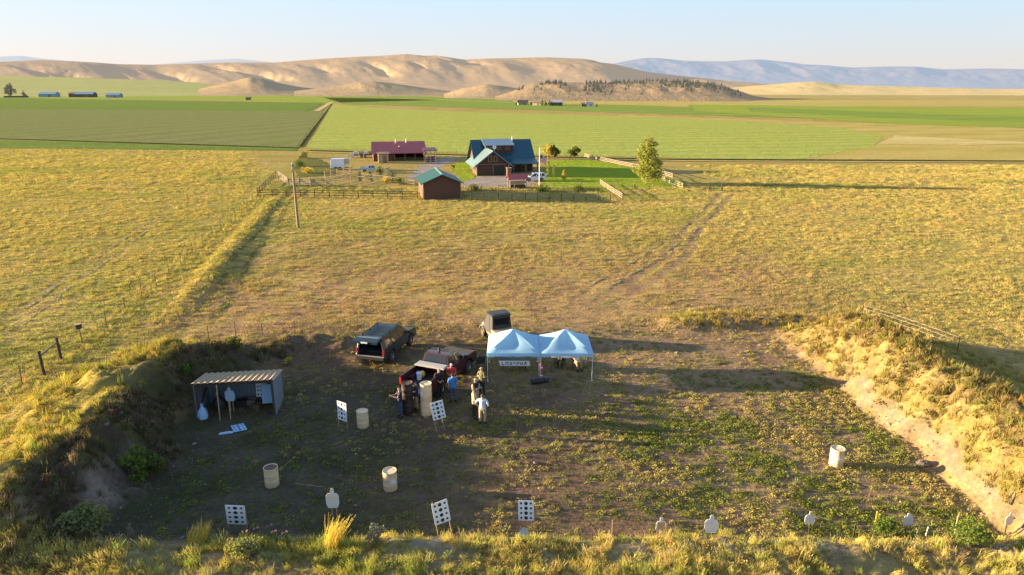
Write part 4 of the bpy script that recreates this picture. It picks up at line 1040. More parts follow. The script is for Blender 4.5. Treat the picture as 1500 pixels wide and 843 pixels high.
# the side by side buggy behind the tents
def buggy(loc, rz):
    t = thing('utility_buggy', 'tan utility buggy with black soft top behind the white canopies', 'buggy', loc, rz)
    r = .35; ax = (1.05, -.95)
    b = MB()
    b.prism([(-1.5, .55), (-1.3, .42), (.5, .40), (1.45, .52), (1.52, .80), (1.2, 1.0), (.75, 1.05), (.7, .62), (-.45, .62), (-.5, .95), (-1.5, .98)], -.62, .62)
    b.build('body', M['cartan'], t, True, .03)
    b = MB(); b.box((-1.0, 0, .86), (1.0, 1.46, .32)); b.build('cargo_box', M['cartan'], t, True, .03)
    for x in ax:
        for s in (-1, 1):
            wheel(t, x, s*.64, r, .26, M['cartan'], s)
            b = MB(); pr = [(x+.48*math.cos(a), .36+.48*math.sin(a)) for a in np.linspace(.3, math.pi-.3, 8)]+[(x+.44*math.cos(a), .36+.44*math.sin(a)) for a in np.linspace(math.pi-.3, .3, 8)]
            b.prism(pr, s*.52, s*.80); b.build('fender', M['cartan'], t, True)
    for s in (-1, 1):
        b = MB(); b.path([(.95, s*.66, .95), (.45, s*.62, 1.86), (-.55, s*.62, 1.90), (-.62, s*.66, .95)], .03, 8); b.path([(-.08, s*.62, 1.87), (-.08, s*.66, .6)], .025, 8); b.build('roll_bar', M['black'], t)
        b = MB(); b.add([(.90, s*.69, .95), (.42, s*.65, 1.82), (-.05, s*.65, 1.86), (-.05, s*.70, .62), (.7, s*.70, .62)], [(0, 1, 2, 3, 4)]); b.add([(-.10, s*.70, .62), (-.10, s*.65, 1.86), (-.55, s*.65, 1.86), (-.62, s*.69, .95), (-.55, s*.70, .62)], [(0, 1, 2, 3, 4)])
        b.build('side_curtain', M['softtop'], t)
    b = MB(); b.box((-.05, 0, 1.93), (1.15, 1.40, .07)); b.box((-.05, 0, 1.98), (.8, 1.1, .03)); b.build('roof', M['softtop'], t, True, .03)
    b = MB(); b.add([(-.60, .64, 1.02), (-.60, -.64, 1.02), (-.57, -.60, 1.90), (-.57, .60, 1.90)], [(0, 1, 2, 3)]); c = b.build('rear_curtain', M['softtop'], t)
    pane(c, [(-.605, .52, 1.25), (-.605, -.52, 1.25), (-.59, -.50, 1.74), (-.59, .50, 1.74)], 'clear_panel', .01, 1.0)
    pane(t, [(.93, .60, 1.02), (.93, -.60, 1.02), (.50, -.58, 1.80), (.50, .58, 1.80)], 'windshield', .01, 1.0)
    for s in (-1, 1):
        b = MB(); b.box((1.47, s*.45, .83), (.08, .2, .12)); b.build('headlight', M['lamp'], t, True, .02)
        b = MB(); b.box((-1.51, s*.62, .88), (.03, .1, .12)); b.build('tail_light', M['redlamp'], t)
        b = MB(); b.box((.10, s*.32, .78), (.5, .5, .14)); b.box((-.2, s*.32, 1.1), (.12, .5, .6)); b.build('seat', M['black'], t, True, .03)
    b = MB(); b.lathe([(.17, -.015), (.19, 0), (.17, .015)], 16, 0, Matrix.Rotation(R(60), 3, 'Y'), (.45, .32, 1.15)); b.build('steering_wheel', M['black'], t)
    return t
q = at(731, 497); q = (q.x-.05, q.y-.15); buggy((*q, gz(*q)), HR(-24))

# ------------------------------------------------------------------ canopies
def canopy_tent(label, loc, group):
    t = thing('canopy_tent', label, 'tent', loc, 0, group)
    h = 1.525; ez = 1.74; pz = 2.64
    V = []; F = []; rings = 9; per = 8
    for k in range(rings+1):
        f = k/rings; hw = h*(.06+.94*f); z = pz-(pz-ez)*(f**.93)
        for s in range(4):
            for j in range(per):
                u = -1+2*j/per; a = s*math.pi/2
                sag = -.13*math.sin(math.pi*f)*(1-u*u)-.045*math.sin(f*3.1)*math.cos(u*5+s*2.3+loc[0]*1.7)+.03*f*math.sin(3*u+loc[0]+s)
                x, y = u*hw, -hw; ca, sa = math.cos(a), math.sin(a)
                V.append((x*ca-y*sa, x*sa+y*ca, z+sag*(1-f**6)+.016*math.sin(9*u+5*f+s+loc[0])*(1-f**6)))
    n = 4*per
    for k in range(rings):
        for i in range(n): F.append((k*n+i, k*n+(i+1) % n, (k+1)*n+(i+1) % n, (k+1)*n+i))
    F.append(tuple(range(n-1, -1, -1)))
    b = MB(); b.add(V, F); b.build('roof', M['canopy'], t, True, 0, 50)
    for s in range(4):
        b = MB(); a = s*math.pi/2; ca, sa = math.cos(a), math.sin(a); vs = []
        for j in range(13):
            u = -1+2*j/12; x = u*h
            for zz, y in ((ez, -h-.004), (ez-.20-.012*math.sin(j*1.9), -h-.02)): vs.append((x*ca-y*sa, x*sa+y*ca, zz))
        b.add(vs, [(2*j, 2*j+2, 2*j+3, 2*j+1) for j in range(12)]); b.build('valance', M['canopy'], t, True)
    for sx in (-1, 1):
        for sy in (-1, 1):
            g = gz(loc[0]+sx*(h-.03), loc[1]+sy*(h-.03))-loc[2]
            b = MB(); x, y = sx*(h-.03), sy*(h-.03); b.box((x, y, (ez-.03+g)/2+.35), (.032, .032, ez-.73-g)); b.box((x, y, g+.42), (.024, .024, .85)); b.box((x, y, g+.006), (.10, .10, .012)); b.build('leg', M['white'], t)
    for s in range(4):
        b = MB(); a = s*math.pi/2; ca, sa = math.cos(a), math.sin(a)
        rot = lambda x, y, z: (x*ca-y*sa, x*sa+y*ca, z)
        for u0, u1, z0, z1 in ((-1, 0, ez-.05, ez-.32), (-1, 0, ez-.32, ez-.05), (0, 1, ez-.05, ez-.32), (0, 1, ez-.32, ez-.05)):
            b.bar(rot(u0*(h-.04), -h+.04, z0), rot(u1*(h-.04), -h+.04, z1), .02, .02)
        b.build('truss', M['steel'], t)
    return t
c1 = at(752, 557); y0 = at(752, 558).y+1.5
canopy_tent('white peaked canopy nearer the pickup, with a table under it', (.08, y0, gz(.08, y0)), 'white canopies')
canopy_tent('white peaked canopy on the right, with seated people under it', (3.16, y0, gz(3.16, y0)), 'white canopies')
def folding_table(label, loc, L, rz, top):
    t = thing('folding_table', label, 'table', loc, rz)
    b = MB(); b.box((0, 0, .72), (L, .74, .045)); b.build('tabletop', top, t, True, .015)
    for s in (-1, 1):
        b = MB(); x = s*(L/2-.22)
        b.path([(x, -.28, 0), (x, -.28, .70), (x, .28, .70), (x, .28, 0)], .016, 6); b.bar((x, -.28, .3), (x, .28, .3), .02); b.build('leg', M['black'], t)
    return t
ty = y0+.2
tb = folding_table('folding table with a white lettered banner under the left canopy', (.12, ty, gz(.12, ty)), 1.83, 0, M['black'])
# unreadable block lettering banner hung on the table front
t = thing('banner', 'white banner of dark outlined lettering on the front of the table', 'banner', (.12, ty-.39, gz(.12, ty)+.40))
b = MB(); b.add([(-.92, 0, .33), (.90, 0, .33), (.98, 0, 0), (-.82, 0, 0), (-.92, .006, .33), (.90, .006, .33), (.98, .006, 0), (-.82, .006, 0)], [(0, 1, 2, 3), (7, 6, 5, 4), (0, 4, 5, 1), (1, 5, 6, 2), (2, 6, 7, 3), (3, 7, 4, 0)]); b.build('sheet', M['bluewhite'], t)
b = MB(); gx = -.72
blk = [[((0, .9), (.1, 0)), ((.1, 0), (.9, .05))], [((0, .1), (.05, .8)), ((.05, .8), (.9, .75)), ((.9, .75), (.95, .1))], [((.1, .2), (.8, .15)), ((.1, .75), (.9, .7)), ((.9, .7), (.8, .15))], [((0, .5), (.5, .9)), ((.5, .9), (1, .4))], [((0, .15), (1, .85)), ((.1, .7), (.6, .75))], [((.05, .8), (.1, .15)), ((.1, .15), (.9, .2)), ((.6, .85), (.9, .2))], [((.1, .05), (.45, .95)), ((.45, .95), (.95, .1))]]
for ch in blk:     # too small to read in the photo: worn block marks only
    for p0, p1 in ch:
        b.bar((gx+p0[0]*.15, -.004, .06+p0[1]*.21), (gx+p1[0]*.15, -.004, .06+p1[1]*.21), .006, .045)
    gx += .222
b.build('lettering', M['ink'], t)
folding_table('plain folding table at the back under the right canopy', (3.2, ty+.55, gz(3.2, ty+.55)), 1.6, 0, M['bedcover'])
def folding_chair(label, loc, rz, mat):
    t = thing('folding_chair', label, 'chair', loc, rz)
    b = MB(); b.add([(-.25, -.22, .44), (.25, -.22, .44), (.25, .22, .40), (-.25, .22, .40), (-.25, -.22, .42), (.25, -.22, .42), (.25, .22, .38), (-.25, .22, .38)], [(0, 1, 2, 3), (7, 6, 5, 4), (0, 4, 5, 1), (1, 5, 6, 2), (2, 6, 7, 3), (3, 7, 4, 0)]); b.build('seat', mat, t)
    b = MB(); b.box((0, .25, .70), (.50, .03, .46)); b.build('backrest', mat, t)
    for sx in (-1, 1):
        for a_, c_ in (((sx*.27, -.24, 0), (sx*.27, .24, .48)), ((sx*.27, .24, 0), (sx*.27, -.24, .48))):
            b = MB(); b.tube(a_, c_, .014, .014, 6); b.build('leg', M['black'], t)
        b = MB(); b.tube((sx*.27, .24, .42), (sx*.27, .27, .94), .014, .014, 6); b.build('back_post', M['black'], t)
    return t
q = at(706, 546); folding_chair('black folding chair left of the left canopy, behind the standing group', (q.x, q.y, q.z), R(20), M['black'])
CH1 = (3.95, y0+.35); CH2 = (3.0, y0+.9)
folding_chair('folding chair under the right canopy, taken by the person in white', (*CH1, gz(*CH1)), R(15), M['black'])
folding_chair('folding chair under the right canopy, taken by the person in black', (*CH2, gz(*CH2)), R(-10), M['black'])
def duffel(label, loc, rz, L, r, mat):
    t = thing('gear_bag', label, 'bag', loc, rz)
    b = MB(); b.lathe([(0, -L/2), (r*.8, -L/2+.02), (r, -L/2+.1), (r*1.03, 0), (r, L/2-.1), (r*.8, L/2-.02), (0, L/2)], 14, 0, Matrix.Rotation(math.pi/2, 3, 'Y') @ Matrix.Diagonal(Vector((.85, 1, 1))), (0, 0, r*.84)); b.build('bag_body', mat, t, True)
    b = MB(); b.path([(-.12+.24*k/6, .02*(k % 2), r*1.65+.10*math.sin(math.pi*k/6)) for k in range(7)], .013); b.build('handle', M['black'], t)
    b = MB(); b.bar((-L*.4, 0, r*1.68), (L*.4, 0, r*1.68), .03, .012); b.build('zip', M['steel'], t)
q = at(787, 562); duffel('dark gear bag at the foot of the joined canopy legs', q, R(15), .75, .20, M['black'])
q = at(797, 559); duffel('second dark gear bag, right of the bag at the canopy legs', q, R(-30), .6, .18, M['softtop'])
t = thing('rifle_case', 'upright orange red strapped case leaning on the joined canopy legs', 'case', at(794, 558))
b = MB(); b.bar((.0, 0, .0), (-.06, .15, 1.15), .13, .07); b.build('case_body', M['red'], t, True, .02); b = MB(); b.bar((-.022, .0, .25), (-.03, .02, .35), .15, .08); b.bar((-.045, .06, .75), (-.05, .08, .83), .15, .09); b.build('strap', M['white'], t)

# ------------------------------------------------------------------ barrels
def barrel(label, loc, mat, group, h=.88, r=.295, lid=None, tilt=0, patch=None):
    t = thing('barrel', label, 'barrel', loc, random.uniform(0, 6), group); t.rotation_euler.x = tilt
    b = MB(); pr = [(0, .01), (r*.96, 0), (r, .03)]
    for z in (.30*h, .62*h): pr += [(r, z-.03), (r*1.03, z), (r, z+.03)]
    pr += [(r, h-.04), (r*1.02, h-.02), (r*1.02, h), (r*.94, h), (r*.92, h-.03)]
    b.lathe(pr, 28); b.build('shell', mat, t, True, 0, 30)
    b = MB(); b.lathe([(r*.93, h-.032), (0, h-.028)], 28); b.lathe([(0, h-.0), (.035, h-.002), (.035, h-.03)], 8, 0, None, (r*.6, 0, 0)); b.build('lid', lid or mat, t, True)
    if patch:
        b = MB(); a0, a1, z0, z1 = patch; vs = []
        for k in range(7):
            a = a0+(a1-a0)*k/6-t.rotation_euler.z
            for z in (z0, z1): vs.append(((r*1.035)*math.cos(a), (r*1.035)*math.sin(a), z))
        b.add(vs, [(2*k, 2*k+2, 2*k+3, 2*k+1) for k in range(6)]); b.build('painted_band', M['white'], t)
    return t
q = at(399, 711); barrel('tan barrel in the shade on the left, near the dotted board', q, M['drum_tan'], 'tan barrels on the range', lid=M['rust'])
q = at(572, 716); barrel('tan barrel in the shade with a white paper on its front', q, M['drum_tan'], 'tan barrels on the range', patch=(-1.35, -.55, .36, .56))
q = at(532, 625); barrel('tan barrel beside the narrow turned dotted board', q, M['drum_tan'], 'tan barrels on the range')
q = at(1224, 682); barrel('lone sunlit tan barrel out on the right side of the range', q, M['drum_tan'], 'tan barrels on the range', patch=(-2.5, -.7, .42, .54))
q = at(625, 607)
barrel('tan barrel at the bottom of the tan stack', q, M['drum_tan'], 'stacked tan barrels', patch=None)
barrel('tan barrel on top of the tan stack, with a yellow sunlit paper', q+Vector((.01, 0, .885)), M['drum_tan'], 'stacked tan barrels', patch=(-2.9, -2.0, .2, .5))
q = at(598, 606)
barrel('dark barrel at the bottom of the dark stack', q, M['drum_dark'], 'stacked dark barrels')
barrel('dark barrel with rusty lid on top of the dark stack', q+Vector((0, .01, .885)), M['drum_dark'], 'stacked dark barrels', lid=M['rust'])

# ------------------------------------------------------------------ targets
def dots_on(b, W, H, z0, y):
    for cx, rr, off in ((-.31, .045, 0), (0, .072, .0), (.31, .045, .0)):
        for k in range(4):
            zz = z0+H*(.14+.24*k); vs = [(cx*W+rr*math.cos(a)*W/.62, y, zz+rr*math.sin(a)*1.1) for a in np.linspace(0, 2*math.pi, 15)[:-1]]
            b.poly(vs)
def board(label, loc, rz, W=.62, H=.98, z0=.55, roll=0, lean=0, stakes=((-.31, 1.3), (.31, 1.3)), name='dotted_target', flat=False):
    t = thing(name, label, 'target', loc, rz, 'dotted target boards'); t.rotation_euler = (lean, roll, rz)
    b = MB(); b.box((0, 0, z0+H/2), (W, .012, H)); b.build('board', M['bluewhite'], t)
    b = MB(); dots_on(b, W, H, z0, -.0085); dots_on(b, W, H, z0, .0085); b.build('dots', M['ink'], t)
    for sx, hh in stakes:
        b = MB(); b.box((sx*W/.62, .03, hh/2-.05), (.035, .03, hh+.1)); b.build('stake', M['stake'], t)
    return t
board('narrow looking dotted board turned side on, beside the tan barrel', at(502, 627), R(-30), .60, 1.02, .42, R(2), stakes=((-.29, 1.35), (.29, 1.2)))
board('tilted dotted board on a stake just right of the tan barrel stack', at(648, 632), R(20), .64, .98, .70, R(-9), stakes=((-.28, .9), (.12, 1.2)))
board('dotted board standing low at the left end of the front berm', at(348, 775), R(4), .72, 1.0, .25, R(5), R(12), ((-.30, 1.1), (.31, 1.0)))
board('steeply tilted dotted board in the middle of the front berm', at(653, 786), R(24), .62, .96, .62, R(-8), stakes=((-.26, 1.6), (.26, .9)))
board('dotted board with a tall thin stake, right of the tilted board', at(771, 778), R(-4), .60, .88, .46, R(-1), stakes=((-.28, 1.2), (.24, 2.15)))
def silhouette(label, loc, rz, W, H, z0, mat, steel=False, post=None, patch=None, name='silhouette_target', group='silhouette targets'):
    z0 = z0+.08
    t = thing(name, label, 'target', loc, rz, group)
    w = W/2; hh = H*.24
    o = [(-w*.72, z0), (w*.72, z0), (w, z0+H*.22), (w, z0+H*.60), (w*.72, z0+H*.74), (w*.30, z0+H*.76), (w*.30, z0+H*.90), (w*.18, z0+H), (-w*.18, z0+H), (-w*.30, z0+H*.90), (-w*.30, z0+H*.76), (-w*.72, z0+H*.74), (-w, z0+H*.60), (-w, z0+H*.22)]
    b = MB(); b.prism(o, -.008, .008); b.build('plate' if steel else 'card', mat, t)
    if patch is not None:
        b = MB(); b.box((patch[0]*w, -.012, z0+H*patch[1]), (W*patch[2], .006, H*patch[3])); b.build('paper_patch', patch[4], t)
    if post:
        for x in post:
            b = MB(); b.box((x, .03, (z0+H*.6)/2-.05), (.04, .03, z0+H*.6+.1)); b.build('post', M['tpost'] if steel else M['stake'], t)
    return t
M['cardbrown'] = simple('brown_cardboard', (.52, .34, .17), .85, 0, 0, .1, 4); M['paintsteel'] = simple('grey_painted_steel', (.74, .75, .75), .5, .1, 0, .3, 9)
M['bluecard'] = simple('blue_white_card', (.36, .58, .82), .7, 0, 0, .08, 4); M['fadecard'] = simple('faded_card', (.66, .66, .62), .8, 0, 0, .12, 6)
silhouette('white person shaped target in shade, left of the tilted board', at(490, 768), R(3), .50, .86, .65, M['fadecard'], False, (-.05, .12), (0, .55, .7, .05, M['drum_tan']))
silhouette('small pale blue silhouette target below the board with the tall stake', at(767, 791), R(-5), .34, .44, .0, M['bluecard'], False, (0,))
silhouette('white edged brown cardboard silhouette on the front berm', at(967, 792), R(2), .38, .64, .22, M['fadecard'], False, (.02,), (0, .42, .66, .5, M['cardbrown']))
silhouette('broad grey spotted silhouette right of the brown cardboard one', at(1040, 792), R(-2), .48, .74, .16, M['paintsteel'], True, (-.08, .08))
silhouette('grey steel silhouette with a yellow flagged corner, below the lone barrel', at(1183, 786), R(4), .40, .56, .45, M['paintsteel'], True, (.05,), (.55, .80, .4, .2, M['yellow']))
silhouette('grey steel silhouette right of the yellow flagged one', at(1326, 786), R(-4), .38, .54, .40, M['paintsteel'], True, (-.03,))
silhouette('grey steel silhouette farthest right, by the bare sand bank', at(1473, 786), R(10), .34, .54, .42, M['paintsteel'], True, (-.04,))
silhouette('weathered grey silhouette at the foot of the left berm', at(194, 796), R(-12), .30, .62, .15, M['greywood'], True, (.02,))
def stake(label, px, py, h, mat, lean=0, group='stakes along the front berm'):
    b = MB(); b.box((0, 0, h/2-.1), (.045, .035, h+.2)); b.add([(-.022, -.017, h), (.022, -.017, h), (.022, .017, h), (-.022, .017, h), (0, 0, h+.05)], [(0, 1, 4), (1, 2, 4), (2, 3, 4), (3, 0, 4)])
    o = b.build('wooden_stake', mat, None); o.location = at(px, py); o.rotation_euler = (0, lean, random.uniform(-.3, .3)); tag(o, label, 'stake', group)
stake('pale stake standing alone left of the brown cardboard silhouette', 896, 788, .75, M['stake'])
stake('dark stake right of the yellow flagged steel silhouette', 1250, 788, .55, M['tpost'])
stake('thin yellow stake up range between the two grey steel silhouettes', 1282, 768, .55, M['yellow'])
stake('short white stake just right of a grey steel silhouette', 1341, 788, .5, M['fadecard'], .12)
stake('short white stake, second one right of a grey steel silhouette', 1356, 786, .5, M['fadecard'], .1)
stake('tall stake with light top before the right corner bush', 1398, 784, .85, M['stake'])
b = MB(); rr = np.random.default_rng(5)
b.lathe([(0, -.1), (.26, -.05), (.32, .08), (.22, .20), (0, .25)], 9, 0, Matrix.Diagonal(Vector((1.15, .8, .9)))); b.v = [tuple(np.array(v)*(1+rr.uniform(-.12, .12))) for v in b.v]
o = b.build('boulder', M['rock'], None); o.location = at(1354, 681); tag(o, 'brown boulder at the foot of the right sand bank, by the barrel shadow', 'rock')

# ------------------------------------------------------------------ tin shed on the range
sp = at(343, 621); SH = (sp.x-.25, sp.y+1.75); sz = gz(*SH)-.02
st = thing('range_shed', 'open fronted tin shed with tan ribbed roof under the left berm', 'shed', (*SH, sz), R(8))
w, d, h1, h2 = 1.95, 1.05, 2.0, 1.62
b = MB(); b.box((0, d, h2/2), (2*w, .04, h2)); b.build('back_wall', M['shedmetal'], st)
for s in (-1, 1):
    b = MB(); b.add([(s*w-.02, -d, -.1), (s*w-.02, d-.025, -.1), (s*w-.02, d-.025, h2), (s*w-.02, -d, h1), (s*w+.02, -d, -.1), (s*w+.02, d-.025, -.1), (s*w+.02, d-.025, h2), (s*w+.02, -d, h1)], [(0, 1, 2, 3), (7, 6, 5, 4), (0, 4, 5, 1), (1, 5, 6, 2), (2, 6, 7, 3), (3, 7, 4, 0)]); b.build('side_wall', M['shedside'], st)
    b = MB(); b.box((s*(w-.08), -d+.03, h1/2-.05), (.10, .10, h1+.05)); b.build('post', M['darkwood'], st)
b = MB(); b.bar((-w+.1, d-.1, 1.15), (w-.1, d-.1, 1.25), .06, .12); b.build('back_rail', M['darkwood'], st)
b = MB(); b.bar((-w+.06, -d+.1, .35), (-w+.06, d-.1, 1.2), .05, .09); b.build('side_brace', M['darkwood'], st)
b = MB(); b.bar((-w+.1, -d+.05, h1-.10), (w-.1, -d+.05, h1-.10), .06, .14); b.build('front_beam', M['darkwood'], st)
b = MB(); rz_ = lambda y: h1+.035+(h2-h1)*(y+d)/(2*d)
nr = 14; vs = []; X0 = w+.10
for k in range(nr*4+1):
    x = -X0+2*X0*k/(nr*4); dz = .045 if k % 4 in (1, 2) else 0
    for y in (-d-.18, d+.12): vs.append((x, y, rz_(y)+dz))
b.add(vs, [(2*k, 2*k+2, 2*k+3, 2*k+1) for k in range(nr*4)]); b.build('roof', M['shedroof'], st)
def sloc(x, y, z): v = Matrix.Rotation(R(8), 3, 'Z') @ Vector((x, y, z)); return Vector((SH[0]+v.x, SH[1]+v.y, sz+v.z))
board('dotted board stored upright against the shed back wall', sloc(.95, .55, .25), R(6), .6, .95, .12, 0, R(-6), ())
t = thing('blank_board', 'blank pale board leaning at the right end inside the shed', 'board', sloc(1.42, .05, .18), R(14)); t.rotation_euler.x = R(-7)
b = MB(); b.box((0, 0, .55), (.72, .014, 1.05)); b.build('panel', M['bluecard'], t); b = MB(); b.bar((-.36, 0.015, .03), (.36, .015, .03), .02, .03); b.build('edge_batten', M['stake'], t)
silhouette('pale person shaped target leaning in the shed behind the poles', sloc(-.45, -.35, 0), R(5), .5, .8, .55, M['bluecard'], False, (-.05, .1))
def bag(label, loc, mat, w, h):
    t = thing('plastic_bag', label, 'bag', loc, random.uniform(0, 3)); r = np.random.default_rng(int(w*100))
    b = MB(); b.lathe([(0, 0), (w*.9, .02), (w, h*.3), (w*.75, h*.65), (w*.2, h*.9)], 12); b.v = [tuple(np.array(v)*(1+r.uniform(-.13, .13, 3))) for v in b.v]; b.build('sack', mat, t, True)
    b = MB(); b.lathe([(w*.2, h*.87), (w*.32, h*1.1)], 10); b.build('knot', mat, t, True)
bag('pale blue plastic bag at the left front corner of the shed', sloc(-1.72, -.95, 0), M['bluecard'], .26, .75)
bag('dark full sack on the shed floor at the left', sloc(-1.15, .1, 0), M['softtop'], .36, .9)
t = thing('pole', 'tall raw wood pole leaning on the shed roof front, left one', 'pole', sloc(-.78, -1.35, 0)); b = MB(); b.bar((0, 0, -.05), (0, .1, 1.98), .05, .05); b.build('shaft', M['stake'], t); b = MB(); b.bar((-.02, -.03, 1.5), (.02, .06, 1.55), .07, .03); b.build('cleat', M['stake'], t)
t = thing('pole', 'shorter raw wood pole leaning in the shed front, right one', 'pole', sloc(-.28, -1.25, 0)); b = MB(); b.bar((0, 0, -.05), (-.12, .3, 1.6), .05, .05); b.build('shaft', M['stake'], t); b = MB(); b.bar((-.09, .18, 1.1), (-.08, .24, 1.14), .07, .03); b.build('cleat', M['stake'], t)
r_ = np.random.default_rng(77)
for k, (lab, x, y, dims, mt) in enumerate([('dark plastic crate on the shed floor left of centre', -.1, .4, (.5, .4, .35), 'black'), ('grey wooden crate at the middle of the shed floor', .35, .5, (.55, .4, .3), 'greywood'), ('rusty tin crate in the shed below the dotted board', .8, -.1, (.4, .3, .28), 'rust')]):
    t = thing('crate', lab, 'crate', sloc(x, y, 0), R(r_.uniform(-20, 20))); X, Y, Z = dims
    b = MB(); b.box((0, 0, .02), (X, Y, .03)); b.box((-X/2, 0, Z/2), (.025, Y, Z)); b.box((X/2, 0, Z/2), (.025, Y, Z)); b.box((0, -Y/2, Z/2), (X-.026, .025, Z)); b.box((0, Y/2, Z/2), (X-.026, .025, Z)); b.build('crate_box', M[mt], t)
    for s in (-1, 1):
        b = MB(); b.bar((s*(X/2+.02), -.08, Z*.8), (s*(X/2+.02), .08, Z*.8), .02, .03); b.build('handle', M['tpost'], t)
t = thing('dotted_target', 'dotted board lying flat on the ground before the shed', 'target', at(350, 628)+Vector((0, 0, .05)), R(32), 'dotted target boards'); t.rotation_euler = (R(-3), R(2), R(32))
b = MB(); b.box((0, 0, 0), (.62, .9, .014)); b.build('board', M['bluecard'], t)
b = MB()
for cx, rr2 in ((-.2, .045), (0, .07), (.2, .045)):
    for k in range(4): b.poly([(cx+rr2*math.cos(a), -.33+.22*k+rr2*math.sin(a), .0095) for a in np.linspace(0, 2*math.pi, 13)[:-1]])
b.build('dots', M['ink'], t)
b = MB(); b.prism([(-.32, 0), (.30, 0), (.34, .012), (.1, .05), (-.28, .035)], -.08, .10); o = b.build('board_scrap', M['bluecard'], None); o.location = at(331, 636)+Vector((0, 0, .03)); o.rotation_euler.z = R(20); tag(o, 'torn pale strip of board on the ground beside the flat board', 'scrap')

def lying(name, label, cat, p0, p1, r, mat):
    a = at(*p0); c = at(*p1); b = MB(); b.tube((0, 0, r), Vector((c.x-a.x, c.y-a.y, c.z-a.z+r)), r, r*.8, 8)
    L = Vector((c.x-a.x, c.y-a.y, c.z-a.z)); b.tube(L*.45+Vector((0, 0, r)), L*.5+Vector((r*2.2, r*2, r*2)), r*.5, r*.3, 6)
    o = b.build(name, mat, None, True); o.location = a; tag(o, label, cat)
lying('log', 'pale bleached log lying on the low rise at the back of the range', 'log', (1103, 466), (1127, 469), .08, M['palewood'])
lying('stick', 'thin pale stick lying on the shaded range floor between two tan barrels', 'stick', (478, 656), (520, 640), .012, M['stake'])
lying('stick', 'thin pale stick lying beside the white person shaped target', 'stick', (432, 709), (474, 714), .012, M['stake'])
lying('stick', 'thin stick leaning out beside the tan barrel with the rusty lid', 'stick', (410, 690), (424, 676), .013, M['stake'])
